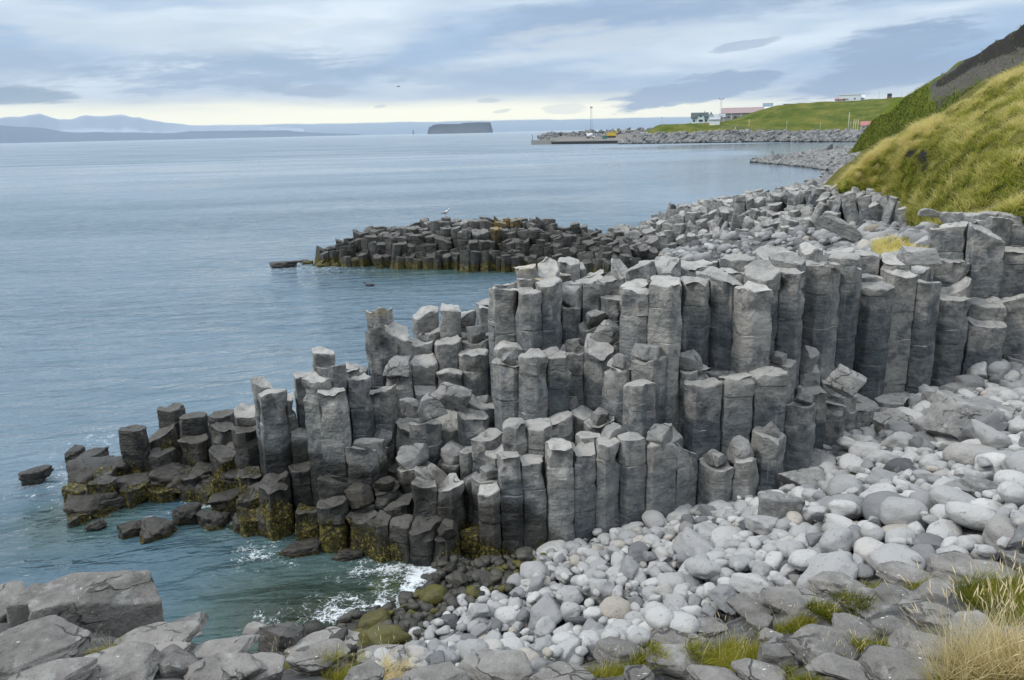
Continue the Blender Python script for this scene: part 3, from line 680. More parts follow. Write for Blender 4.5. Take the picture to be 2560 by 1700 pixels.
def column_geo(poly, c, zt, zb, rng, fine=True, gap=.012, segs=True):
    """one prism with weathered faces, joints across it, worn edges and a dished or sloping top"""
    c = np.asarray(c); P = poly-c; P = P*(1-gap/np.maximum(np.linalg.norm(P, axis=1), .1))[:, None]
    step = .085 if fine else .30; ring = []
    for i in range(len(P)):
        a, b = P[i], P[(i+1) % len(P)]; L = np.linalg.norm(b-a); n = max(2, int(round(L/step))+1)
        e = min(.014/max(L, .05), .3)
        for t in np.linspace(e, 1-e, n): ring.append(a+(b-a)*t)
    ring = np.array(ring); M = len(ring); rad_ = np.linalg.norm(ring, axis=1).mean()
    dz = .10 if fine else .5
    zs = [zb]; sid = [0]; ins = [0.]; cuts = []
    z = zt - rng.uniform(.2, 1.1)
    if segs:
        while z > zb+.2: cuts.append(z); z -= rng.uniform(.35, 1.5)
    cuts = cuts[::-1]; seg = 0; prev = zb
    for cz in cuts+[zt]:
        last = cz == zt; hi = cz - (.028 if last else .016)
        k = max(1, int(round((hi-prev)/dz)))
        for q in np.linspace(prev, hi, k+1)[1:]: zs.append(q); sid.append(seg); ins.append(0)
        if last: break
        zs += [cz, cz+.016]; sid += [seg, seg+1]; ins += [.026 if fine else .02, 0]; seg += 1; prev = cz+.016
    zs = np.array(zs); sid = np.array(sid); ins = np.array(ins)
    off = rng.normal(0, .007 if fine else .02, (seg+1, 2)); scl = 1+rng.normal(0, .018, seg+1); scl = np.minimum(scl, 1.02)
    V = np.zeros((len(zs), M, 3))
    V[:, :, :2] = ring[None]*(scl[sid]*(1-ins/rad_))[:, None, None] + off[sid][:, None, :]
    V[:, :, 2] = zs[:, None]
    # sloping joints
    tl = rng.normal(0, .15, (seg+2, 2))
    jt = (V[:, :, :2]*tl[sid][:, None, :]).sum(2)*(ins > 0)[:, None]; V[:, :, 2] += jt
    tilt = rng.normal(0, .10, 2)
    if rng.random() < .28: tilt = rng.normal(0, .32, 2)
    dish = rng.choice([-1, 1, 1])*rng.uniform(.02, .10)
    so = rng.uniform(-50, 50, 3)
    def tops(xy):
        rho = np.linalg.norm(xy, axis=-1)/max(rad_, .1)
        q = np.c_[xy.reshape(-1, 2)*4.5, np.zeros(xy.size//2)]+so
        return xy@tilt - dish*(1-np.minimum(rho, 1.2)**2)*.8 + (.045*vnoise(q, 1)+.022*vnoise(q*2.3, 2)).reshape(xy.shape[:-1])
    w = sstep(V[:, :, 2], zt-.35, zt-.01); V[:, :, 2] += w*tops(V[:, :, :2])
    caps = []
    for s_, lift in ((.93, .022), (.66, .02), (.34, .012)):
        R_ = np.zeros((M, 3)); R_[:, :2] = ring*scl[-1]*s_ + off[-1]; R_[:, 2] = zt-.028+lift+tops(R_[:, :2]); caps.append(R_)
    body = np.concatenate([V.reshape(-1, 3)]+caps+[np.array([[off[-1][0], off[-1][1], zt-.014+float(tops(off[-1][None])[0])]])])
    # weathering: bulges, bedding ledges, chipped edges
    if fine:
        q = body*np.array([1, 1, 1.])+so; nrm = body[:, :2]/np.maximum(np.linalg.norm(body[:, :2], axis=1), .05)[:, None]
        d = .017*vnoise(q*2.2, 3)+.010*vnoise(q*np.array([2., 2., 6.]), 4)+.012*vnoise(q*8, 5)-.035*np.maximum(.25-np.abs(vnoise(q*1.7, 8)), 0)*4*.5
        chip = np.maximum(vnoise(q*2.6, 6)-.27, 0)*.27*sstep(body[:, 2], zt-.9, zt-.1)
        sidemask = np.ones(len(body)); sidemask[-(3*M+1):] = .25
        body[:, :2] += nrm*((d-chip)*sidemask)[:, None]
    body[:, 0] += c[0]; body[:, 1] += c[1]
    nr_ = len(zs)+3; I = np.arange(nr_*M).reshape(nr_, M); J = np.concatenate([I, I[:, :1]], 1)
    Q = np.stack([J[:-1, :-1], J[:-1, 1:], J[1:, 1:], J[1:, :-1]], -1).reshape(-1, 4)
    T = np.stack([J[-1, :-1], J[-1, 1:], np.full(M, nr_*M)], 1)
    return body, [Q, T]
def shore_attrs(V, far):
    if far:
        wet = np.interp(V[:, 0], [5, 14], [.88, 0.])*np.ones(len(V)) + sstep(V[:, 2], .9, .2)*.5
        wet = wet*(1-.35*sstep(V[:, 2], 1.2, 2.4))
        weed = sstep(V[:, 2], .85, .25)*np.interp(V[:, 0], [4, 9], [.95, .4])
    else:
        zw = np.interp(V[:, 0], [-9, -5.2, -2, 0, 1.2, 2.4], [2.5, 1.75, 1.45, 1.05, .6, .1])
        zw = zw+.35*vnoise(np.c_[V[:, :2]*.8, V[:, 2]*.3], 79); wet = sstep(V[:, 2], zw+.35, zw-.35)*np.interp(V[:, 0], [0, 2.8], [1, 0])
        zk = np.interp(V[:, 0], [-9, -6, -4, -1, .6, 1.6], [1.0, .8, .5, .45, .3, -1])
        pn = vnoise(np.c_[V[:, :2]*1.1, V[:, 2]*.4], 77); zk = zk+.45*pn; weed = sstep(V[:, 2], zk+.3, zk-.4)*(.86+.4*vnoise(np.c_[V[:, :2]*2.1+9, V[:, 2]*.8], 78))
    return wet, weed
top_n = lambda x, y, d=0.: top_at(SN, KN, x, y, d, ext_n)
top_f = lambda x, y, d=0.: top_at(SF, KF, x, y, d, ext_f)
rng = np.random.default_rng(7)
CELLS = []
CN, GN = layout(SN, KN, top_n, 3, .355, .46, .36, .06, (-13, 26), (11, 28), 7)
CF, GF_ = layout(SF, KF, top_f, 4, 0, .54, .40, .08, (-14, 26), (36, 56), 20)
for far, C, G in ((False, CN, GN), (True, CF, GF_)):
    xy = np.array([c[:2] for c in C]); gh = np.array(G)
    for i, c in enumerate(C):
        d = np.hypot(*(xy-xy[i]).T); nb = np.where((d > 0) & (d < (1.9 if not far else 1.4)))[0]; nb = nb[np.argsort(d[nb])]
        dg_ = np.hypot(*(gh-xy[i]).T); poly = clip_cell(xy[i], np.concatenate([xy[nb], gh[dg_ < 1.6]]), .46 if far else np.interp(c[3], [300, 1600, 2300, 2420], [.36, .38, .5, .62]))
        if poly is None: continue
        low = min([C[j][2] for j in nb if d[j] < 1.15] + [gz(xy[i])[0] if len(nb) > 5 else -.6])
        lowg = gz(xy[i][None])[0]
        CELLS.append(dict(far=far, c=xy[i], z=c[2]-(.10 if (not far and c[3] < 1200) else 0)+rng.normal(0, (.085 if c[3] > 1200 else .045) if not far else .12)-(.22 if (far and c[3] < 900) else 0)-(rng.uniform(.12, .42) if (not far and rng.random() < .27) else 0), px=c[3], poly=poly, hero=c[4], low=low, lowg=lowg, n=len(nb)))
# how large each one shows (projected area of its open faces)
for c in CELLS:
    r = math.hypot(*c['c']); face = max(0, c['z']-max(c['low'], -.1)); c['show'] = (face*.5+.10)/r**2*(0 if not -60 < proj((*c['c'], c['z']))[0] < 2620 else 1)
order = sorted(range(len(CELLS)), key=lambda i: -CELLS[i]['show']); singles = set(order[:296])
COLUMNS = []; rest = Soup()
for i, c in enumerate(CELLS):
    g = np.random.default_rng(1000+i); fine = not c['far']
    zb = min(c['low'], c['lowg'], c['z']-.5)-.35
    zb = max(zb, -1.2) if c['z'] > -.6 else zb
    V, Fc = column_geo(c['poly'], c['c'], c['z'], zb, g, fine, .004 if fine else .01)
    if c['far']:                                          # broken down by the sea: most stand askew
        k_ = R(6) if c['px'] < 1450 else R(15); M_ = rotm(g.normal(0, k_), g.normal(0, k_), 0); pv = np.array([c['c'][0], c['c'][1], c['z']-.3]); V = (V-pv)@M_.T+pv
    wet, weed = shore_attrs(V, c['far']); tint = np.full(len(V), g.normal(0, .55))
    li = np.zeros(len(V))
    if c['far']:
        q = proj((*c['c'], c['z'])); li[:] = 1.0 if (1212 < q[0] < 1290 and q[1] < 572 and g.random() < .8) else 0.
    elif c['px'] < 1400 and c['z'] > 3.9 and g.random() < .35: li[:] = .35*sstep(V[:, 2], c['z']-.15, c['z'])
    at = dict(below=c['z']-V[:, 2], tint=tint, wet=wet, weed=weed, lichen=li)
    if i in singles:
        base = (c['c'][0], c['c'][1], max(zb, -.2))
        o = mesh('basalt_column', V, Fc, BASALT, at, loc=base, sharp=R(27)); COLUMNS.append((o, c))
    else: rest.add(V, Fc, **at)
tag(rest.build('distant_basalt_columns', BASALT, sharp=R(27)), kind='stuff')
print('cells', len(CN), len(CF), len(CELLS))
# ------------------------------------------------------------------ beach cobbles: dropped one on another until the beach is covered
def inpoly(pts, poly):
    x, y = pts[:, 0], pts[:, 1]; c = np.zeros(len(pts), bool); P = np.array(poly, float)
    for i in range(len(P)):
        (x1, y1), (x2, y2) = P[i], P[i-1]
        c ^= ((y1 > y) != (y2 > y)) & (x < (x2-x1)*(y-y1)/((y2-y1) or 1e-9)+x1)
    return c
def projn(P):
    v = np.asarray(P) - EYE; f = v@fw; return np.stack([1280 + F*(v@rt)/f, 850 - F*(v@up)/f], 1)
BEACH = [(850, 1640), (845, 1570), (900, 1545), (985, 1515), (1050, 1460), (1120, 1395), (1250, 1350), (1450, 1340), (1600, 1300), (1750, 1262), (1900, 1250), (1990, 1180), (2080, 1100), (2200, 1030), (2340, 1000), (2600, 890), (2950, 780), (3050, 1330), (2680, 1420), (2480, 1410), (2200, 1450), (2000, 1480), (1850, 1520), (1700, 1600), (1500, 1650), (1300, 1690), (1000, 1690)]
WETP = [(840, 1650), (985, 1612), (1100, 1545), (1180, 1495), (1290, 1450), (1350, 1390), (1150, 1370), (1000, 1480), (830, 1550)]
x0, y0, cs = -6., 6.5, .03; nx, ny = int(26/cs), int(17/cs)
hx = x0 + (np.arange(nx)+.5)*cs; hy = y0 + (np.arange(ny)+.5)*cs
HX, HY = np.meshgrid(hx, hy)
HG = gz(np.c_[HX[::4, ::4].ravel(), HY[::4, ::4].ravel()]).reshape(HX[::4, ::4].shape)
HG = np.kron(HG, np.ones((4, 4)))[:ny, :nx]
k = np.ones(5)/5
for ax in (0, 1): HG = np.apply_along_axis(lambda v: np.convolve(np.pad(v, 2, 'edge'), k, 'valid'), ax, HG)
HM = HG.copy(); ID = np.full(HM.shape, -1, np.int32)
INB = inpoly(projn(np.c_[HX.ravel(), HY.ravel(), HG.ravel()]), BEACH).reshape(HM.shape) & (HG > -.30)
for c in CN:                                            # no stones inside the columns
    INB &= ~(((HX-c[0])**2+(HY-c[1])**2 < .26**2) & (HG < c[2]))
ci = np.argwhere(INB); rng = np.random.default_rng(21)
STONES = []
def rest_z(x, y, a, b, c, rz):
    i0, j0 = int((y-y0)/cs), int((x-x0)/cs); m = int(max(a, b)/cs)+2
    if i0-m < 0 or j0-m < 0 or i0+m >= ny or j0+m >= nx: return None
    sl = (slice(i0-m, i0+m+1, 2), slice(j0-m, j0+m+1, 2)); X = HX[sl]-x; Y = HY[sl]-y
    u = (X*math.cos(rz)+Y*math.sin(rz))/a; v = (-X*math.sin(rz)+Y*math.cos(rz))/b; q = u*u+v*v; ins = q < 1
    if ins.sum() < 2: return None
    return np.percentile(HM[sl][ins]+c*np.sqrt(1-q[ins]), 72) - HG[i0, j0]
def drop(x, y, a, b, c, rz, kind, sink=.30, fixed=None):
    i0, j0 = int((y-y0)/cs), int((x-x0)/cs); m = int(max(a, b)/cs)+2
    if i0-m < 0 or j0-m < 0 or i0+m >= ny or j0+m >= nx: return None
    sl = (slice(i0-m, i0+m+1), slice(j0-m, j0+m+1)); X = HX[sl]-x; Y = HY[sl]-y
    u = (X*math.cos(rz)+Y*math.sin(rz))/a; v = (-X*math.sin(rz)+Y*math.cos(rz))/b; q = u*u+v*v; ins = q < 1
    if ins.sum() < 3: return None
    bot = -c*np.sqrt(1-q[ins]); need = HM[sl][ins]-bot          # centre height that just touches each cell
    zc = np.percentile(need, 78) - c*sink*.4
    topz = zc + c*np.sqrt(1-q[ins]); h = HM[sl]; d = ID[sl]; up_ = topz > h[ins]
    hv = h[ins]; hv[up_] = topz[up_]; h[ins] = hv
    dv = d[ins]; dv[up_] = len(STONES); d[ins] = dv
    STONES.append(dict(p=(x, y, zc), a=a, b=b, c=c, rz=rz, kind=kind)); return STONES[-1]
def size_at(px, py): return np.interp(px, [700, 1000, 1300, 1700, 2100, 2500], [.062, .058, .074, .098, .118, .130])
# named stones first: (px, py, half width in photo px, kind, squash)
SPECIAL = [(1085, 1508, 34, 'darkround', .85), (935, 1572, 37, 'olive', .72), (1000, 1620, 5, 'round', .7), (1020, 1580, 24, 'wet', .75), (880, 1590, 22, 'wet', .7), (870, 1556, 15, 'olive', .8), (790, 1585, 24, 'wet', .8),
           (2215, 1310, 48, 'round', .9), (2318, 1300, 36, 'round', 1.), (2180, 1412, 38, 'white', .9), (1545, 1550, 42, 'tan', .72), (1420, 1690, 36, 'white', .7), (1480, 1465, 30, 'round', .75), (1535, 1460, 34, 'round', .6), (1430, 1433, 30, 'tan', .6), (1075, 1640, 32, 'mottled', .6), (1270, 1560, 30, 'white', .8),
           (2005, 1360, 28, 'round', .9), (2235, 1362, 34, 'tan', .75), (2360, 1355, 36, 'white', .7), (1975, 1410, 34, 'round', 1.), (2345, 1280, 26, 'dark', .9), (2395, 1275, 36, 'mottled', .8), (2050, 1415, 40, 'block', .6), (2470, 1300, 34, 'white', .8), (2430, 1180, 52, 'round', .75), (2500, 1190, 46, 'white', .7),
           (1335, 1415, 26, 'round', .55), (1385, 1400, 40, 'white', .7), (1290, 1390, 26, 'mottled', .9), (1820, 1370, 44, 'round', .6), (1765, 1355, 44, 'mottled', .5), (1960, 1290, 34, 'block', .8), (2075, 1290, 44, 'block', .55), (2210, 1230, 36, 'block', .8), (2390, 1120, 40, 'white', .5), (2480, 1160, 30, 'block', .8),
           (1250, 1515, 20, 'mottled', .9), (1680, 1480, 34, 'mottled', .8), (1730, 1445, 36, 'mottled', .7), (1870, 1420, 38, 'round', .8), (1640, 1560, 30, 'white', .9)]
for px, py, w, kind, sq in SPECIAL:
    P = hit(px, py); d = np.linalg.norm(P-EYE); a = w*d/F*1.05
    drop(P[0], P[1], a, a*rng.uniform(.72, .95), a*sq*.8, rng.uniform(-.4, .4), kind, .25)
NB = 6400
for n in range(NB):
    i, j = ci[rng.integers(len(ci))]; x, y = hx[j]+rng.uniform(-.5, .5)*cs, hy[i]+rng.uniform(-.5, .5)*cs
    px, py = proj((x, y, HG[i, j])); s = size_at(px, py)*math.exp(rng.normal(0, .40)); s = min(s, .34)
    if n < 350: s = min(s*1.5, .34)
    kind = rng.choice(['round', 'white', 'tan', 'mottled', 'block', 'dark'], p=[.28, .20, .03, .18, .24, .07])
    a_, b_, c_, rz_ = s*rng.uniform(1., 1.3), s*rng.uniform(.7, 1.), s*rng.uniform(.5, .78), rng.uniform(0, 3.14); best = None
    for t_ in range(6):                                   # it rolls to the lowest place near by
        q_ = (x+rng.normal(0, .28), y+rng.normal(0, .28)) if t_ else (x, y); ii, jj = int((q_[1]-y0)/cs), int((q_[0]-x0)/cs)
        if not (0 <= ii < ny and 0 <= jj < nx and INB[ii, jj]): continue
        zz = rest_z(*q_, a_, b_, c_, rz_)
        if zz is not None and (best is None or zz < best[0]): best = (zz, *q_)
    if best and best[0] < c_*.8+.20: drop(best[1], best[2], a_, b_, c_, rz_, kind)
cnt = np.bincount(ID[ID >= 0].ravel(), minlength=len(STONES))
vis = []
for k, s in enumerate(STONES):
    px, py = proj(s['p']); s['px'], s['py'] = px, py
    dd = np.linalg.norm(np.array(s['p'])-EYE); s['vis'] = cnt[k]*cs*cs/dd**2 if (-40 < px < 2600 and cnt[k]*cs*cs > .12*math.pi*s['a']*s['b']) else 0
ordr = sorted(range(len(STONES)), key=lambda k: -STONES[k]['vis']); ONE = set(ordr[:292])
def stone_mesh(s, g, single):
    kind = s['kind']; dims = np.array([s['a'], s['b'], s['c']])
    if kind in ('block', 'dark') or (kind == 'mottled' and g.random() < .4):
        V, Fc = block_shape(g, 4 if single else 3, g.integers(4, 7), 16, .25, 4, .05, 2.); V = V*1.0
    else: V, Fc = cobble_shape(g, 4 if single and s['a'] > .2 else 3, .14)
    V = V*dims@rotm(g.normal(0, .22), g.normal(0, .22), s['rz']).T + np.array(s['p'])
    base = {'round': .05, 'white': .55, 'tan': .1, 'mottled': .15, 'block': -.22, 'dark': -.85, 'wet': -.5, 'olive': -.2, 'darkround': -1.2}[kind]
    tint = np.full(len(V), base + g.normal(0, .22))
    # wet below the swash line
    wet = np.maximum(sstep(V[:, 2], .22, .05), inpoly(np.array([[s['px']+g.normal(0, 10), s['py']+g.normal(0, 8)]]), WETP)[0]*.85) if kind not in ('wet', 'olive', 'darkround') else np.full(len(V), .9)
    wdn = 0.9 if kind == 'olive' else (.75 if g.random() < .18 else 0)
    weed = wdn*(wet > .4)*(1. if kind != 'olive' else .75)
    return V, Fc, dict(tint=tint, wet=wet, weed=weed, warm=np.full(len(V), 1. if kind in ('tan', 'olive') else (g.random() < .05)*.7))
COBBLES = []; heap = Soup()
for k, s in enumerate(STONES):
    if cnt[k] == 0: continue
    g = np.random.default_rng(5000+k); V, Fc, at = stone_mesh(s, g, k in ONE)
    if k in ONE:
        blocky = s['kind'] in ('block', 'dark')
        o = mesh('beach_cobble', V, Fc, COBBLE, at, loc=(s['p'][0], s['p'][1], s['p'][2]-s['c']), sharp=R(40) if blocky else None); COBBLES.append((o, s))
    else: heap.add(V, Fc, **at)
# the pebble strand behind the columns and the stones under the hill
for n in range(1500):
    px, py = rng.uniform(1480, 2330), rng.uniform(548, 665)
    if py < np.interp(px, [1480, 1700, 1900, 2080, 2250, 2330], [640, 600, 588, 566, 560, 556]): continue
    z = np.interp(px, [1480, 1700, 1900, 2100, 2250, 2400], [.5, 1.2, 2., 2.7, 3.3, 4.2])
    P = at_z(px, py, z); P = P*np.array([1, 1, 0])+np.array([0, 0, gz(P[None])[0]])
    if math.hypot(P[0], P[1]) < 23: continue
    g = np.random.default_rng(9000+n); s = .17*math.exp(g.normal(0, .42))
    V, Fc = cobble_shape(g, 2, .18) if g.random() < .65 else block_shape(g, 2, 5, 14)
    V = V*np.array([s*1.2, s, s*.7])@rotm(g.normal(0, .3), g.normal(0, .3), g.uniform(0, 3)).T + P + np.array([0, 0, s*.25])
    heap.add(V, Fc, tint=g.normal(-.28, .35), wet=0., weed=0., warm=float(g.random() < .04))
tag(heap.build('pebbles', COBBLE), kind='stuff')

# ------------------------------------------------------------------ single rocks
ROCKS = []
def place_rock(name, cat, box, zc_r=None, thick=.5, nside=6, mat=None, seed=0, tilt=.15, rz=None, rx=0., ry=0., sub=4, wet=0., weed=0., tint=0., p=24, rough=.032, chamfer=2, lift=0., zrel=None, label=None, group=None):
    xa, ya, xb, yb = box; cx, cy = (xa+xb)/2, (ya+yb)/2
    if zc_r is None: P = hit(cx, cy)
    elif zc_r == 'heap':
        dr = ray(cx, cy); ts = np.arange(6, 60, .04); Q = EYE + dr*ts[:, None]; P = Q[np.argmax(Q[:, 2] < gz(Q)+.12+.62*thick*(yb-ya)/2*ts/F)]
    elif zc_r == 'fore': P = fore(cx, cy)
    elif zc_r[0] == 'z': P = at_z(cx, cy, zc_r[1])
    else: P = at_r(cx, cy, zc_r[1])
    d = np.linalg.norm(P-EYE); w = (xb-xa)*d/F/2; h = (yb-ya)*d/F/2
    dep = math.asin(min(.99, (H-P[2])/d)); c = h*thick; dy = max((h-c*math.cos(dep))/max(math.sin(dep), .25), .5*w)
    dy = min(dy*1.15, (.85 if name == 'boulder' else 1.6)*w)
    g = np.random.default_rng(300+seed)
    V, Fc = block_shape(g, sub, nside, p, tilt, chamfer, rough)
    lo, hi_ = V.min(0), V.max(0); V = (V-(lo+hi_)/2)/((hi_-lo)/2)
    az = math.atan2(P[0], P[1]) if rz is None else rz
    Rm = rotm(0, 0, -az)@rotm(rx, ry, 0)
    V = V*np.array([w, dy, c])@Rm.T + P + np.array([0, 0, lift])
    at = dict(tint=np.full(len(V), tint+g.normal(0, .35)), wet=np.full(len(V), wet), weed=sstep(V[:, 2], P[2]+c*.9, P[2]+c*.1)*weed)
    o = mesh(name, V, [Fc], mat or FIELD, at, loc=(P[0], P[1], P[2]-c), sharp=R(34))
    tag(o, label, cat, group, 'thing'); ROCKS.append((o, box, P, w, dy, c)); return o
FORE = [  # photo box, thickness share, label
 ((112, 1452, 362, 1600), .95, 'big square grey boulder standing highest above the sea at the viewer\'s feet', dict(sub=6, nside=4, p=40, chamfer=2, rx=-.04, ry=-.05, tilt=.08)),
 ((40, 1474, 150, 1588), .9, 'overhanging grey block split by a crevice from the big square boulder', dict(sub=5, nside=4, p=36, chamfer=1, tilt=.1, ry=.08)),
 ((-60, 1468, 52, 1575), .6, 'cut off grey boulder at the edge, next to the big square boulder', dict(sub=5)),
 ((-10, 1572, 192, 1685), .38, 'broad flat grey slab with pale spots below the big square boulder', dict(sub=6, rx=.05)),
 ((40, 1655, 214, 1730), .4, 'smooth grey slab cut by the bottom edge under the broad spotted slab', dict(sub=5)),
 ((180, 1620, 388, 1725), .4, 'wide rippled grey slab beside the broad spotted slab', dict(sub=6)),
 ((290, 1570, 480, 1634), .5, 'pointed grey rock just right of the foot of the big square boulder', dict(sub=5, nside=5)),
 ((366, 1543, 512, 1602), .55, 'brownish rock against the green water behind the pointed rock', dict(sub=5, tint=.2, nside=4)),
 ((362, 1614, 466, 1650), .4, 'thin pale bleached slab between grey slabs near the sea edge', dict(tint=2.6)),
 ((386, 1642, 448, 1690), .7, 'small dark cube shaped stone wedged below the thin pale slab', dict(tint=-2.2, nside=4)),
 ((396, 1615, 486, 1712), .6, 'leaning grey rock beside the small dark cube shaped stone', dict(ry=.5)),
 ((478, 1600, 640, 1650), .34, 'long thin layered slab by the water, left of the dark block', dict(sub=5, tint=1.2)),
 ((470, 1636, 660, 1725), .5, 'rounded grey slab with a grass tuft on its near side below the layered slab', dict(sub=5)),
 ((650, 1556, 762, 1648), .85, 'dark brown cube block standing at the water edge', dict(sub=5, nside=4, p=40, tint=-2.4, chamfer=1, rx=.08)),
 ((610, 1556, 672, 1602), .7, 'pale grey stone half hidden behind the dark brown cube block', dict(tint=2.6)),
 ((722, 1584, 902, 1636), .4, 'pale flat slab between the dark block and the wet cobbles', dict(sub=5, tint=1.5)),
 ((724, 1606, 868, 1686), .5, 'wedge shaped slab with bluish side in front of the pale flat slab', dict(sub=5, tint=-.2)),
 ((598, 1628, 706, 1720), .5, 'smooth rounded grey rock in front of the dark brown cube block', dict(sub=5)),
 ((893, 1608, 1010, 1680), .5, 'pale domed rock next to the wedge slab and its grass', dict(sub=5, tint=.8)),
 ((862, 1655, 958, 1725), .5, 'grey rock cut by the bottom edge between two grass tufts', dict()),
 ((1010, 1656, 1168, 1730), .45, 'flat topped grey slab below the small green tuft', dict(sub=5)),
 ((1032, 1620, 1100, 1658), .6, 'small tan stone above the flat topped slab', dict(tint=1.)),
 ((1122, 1625, 1328, 1735), .5, 'large smooth grey slab at the lower edge of the pebble beach', dict(sub=6)),
 ((1329, 1660, 1490, 1730), .45, 'low grey slab beside the large smooth slab at the bottom edge', dict(sub=5)),
 ((1488, 1587, 1630, 1680), .55, 'blue grey boulder with curved top edge by the cobbles', dict(sub=5, tint=-.5)),
 ((1622, 1615, 1760, 1690), .55, 'grey rock with pale scars left of the big mossy tuft', dict(sub=5, tint=-.2)),
 ((1618, 1574, 1758, 1622), .5, 'ragged grey ledge behind the rock with pale scars', dict(sub=5)),
 ((1676, 1541, 1812, 1596), .5, 'brown grey pointed slab at the edge of the white cobbles', dict(sub=5, tint=.1)),
 ((1562, 1664, 1632, 1720), .6, 'small grey stone between two grass tufts at the bottom edge', dict()),
 ((1822, 1484, 1932, 1558), .5, 'brownish slab above the big mossy tuft', dict(sub=5)),
 ((1906, 1460, 2056, 1548), .45, 'big tan slab between the cobbles and the grass tufts', dict(sub=6, tint=.6)),
 ((2032, 1430, 2154, 1494), .55, 'reddish grey domed rock beside the big tan slab', dict(sub=5, tint=.2)),
 ((2108, 1476, 2258, 1562), .5, 'grey rock with dark undercut above a wet hollow', dict(sub=6, tint=-.3)),
 ((2198, 1460, 2306, 1546), .6, 'bluish grey boulder right of the rock with dark undercut', dict(sub=5, tint=-.3)),
 ((2210, 1413, 2358, 1472), .45, 'long brown domed slab at the top of the slope by the cobbles', dict(sub=6, tint=.1)),
 ((2352, 1400, 2532, 1466), .5, 'broad pale grey slab near the green bushy grass', dict(sub=6, tint=1.1)),
 ((2264, 1500, 2390, 1586), .55, 'grey sloping rock left of the tall dry grass', dict(sub=5)),
 ((2300, 1456, 2424, 1522), .55, 'smooth brown rock behind the tips of the tall dry grass', dict(sub=5)),
 ((2086, 1544, 2192, 1614), .55, 'striped grey rock below the dark undercut', dict(sub=5, ry=.3)),
 ((1980, 1566, 2138, 1674), .5, 'large flat faced grey rock with white droppings', dict(sub=6, tint=-.3)),
 ((1902, 1586, 1990, 1680), .55, 'dark blue grey rock holding a tiny pool beside the flat faced rock', dict(sub=5, tint=-1.2)),
 ((2238, 1582, 2362, 1656), .55, 'flat topped square grey rock left of the dry grass foot', dict(sub=5, nside=4)),
 ((2176, 1638, 2370, 1730), .5, 'wide grey rock at the bottom edge beside the dry grass', dict(sub=6)),
 ((2032, 1646, 2180, 1700), .4, 'low tan grey slab at the bottom edge with dry stems', dict(sub=5, tint=.3)),
 ((1836, 1658, 1966, 1710), .4, 'thin grey slab at the bottom edge under the dark pool rock', dict(sub=5)),
 ((1898, 1572, 1958, 1612), .6, 'small tan stone beside the big mossy tuft', dict(tint=.9)),
 ((1866, 1524, 1928, 1585), .6, 'upright grey stone at the edge of the big mossy tuft', dict()),
 ((2338, 1376, 2424, 1450), .6, 'sharp grey rock between white cobbles and pale slab', dict(tint=-.4)),
 ((2520, 1384, 2640, 1440), .6, 'dark rough boulder over the green bushy grass', dict(tint=-1.5)),
 ((2410, 1450, 2480, 1506), .7, 'pale rounded stone beside the green bushy grass', dict(tint=1.2)),
 ((2476, 1305, 2620, 1396), .5, 'big pale flat slab on the cobbles at the far edge', dict(sub=6, tint=1.6)),
 ((2512, 1580, 2640, 1640), .6, 'grey rock behind the tall dry grass at the edge', dict(sub=5)),
 ((2218, 1364, 2320, 1424), .7, 'pointed brown rock standing among white cobbles', dict(sub=5, tint=-.8, nside=5)),
 ((1720, 1660, 1850, 1725), .45, 'grey slab under the big mossy tuft at the bottom edge', dict(sub=5)),
 ((955, 1690, 1030, 1740), .6, 'grey stone behind the dry tuft at the bottom edge', dict()),
 ((2030, 1505, 2110, 1560), .5, 'grey slab sloping from the big tan slab to the grass', dict(sub=5)),
 ((2190, 1545, 2280, 1600), .4, 'smooth bluish slab in the wet hollow', dict(tint=-.8)),
 ((2385, 1530, 2470, 1640), .5, 'brown grey rock hidden in the tall dry grass', dict(sub=5)),
]
for i, (bx, th, lb, kw) in enumerate(FORE): place_rock('rock_slab', 'rock', bx, None if (bx[0] > 2470 and bx[3] < 1400) or bx[0] == 2218 else 'fore', th, seed=i, label=lb, group='rocks on the slope at the viewer\'s feet', **kw)
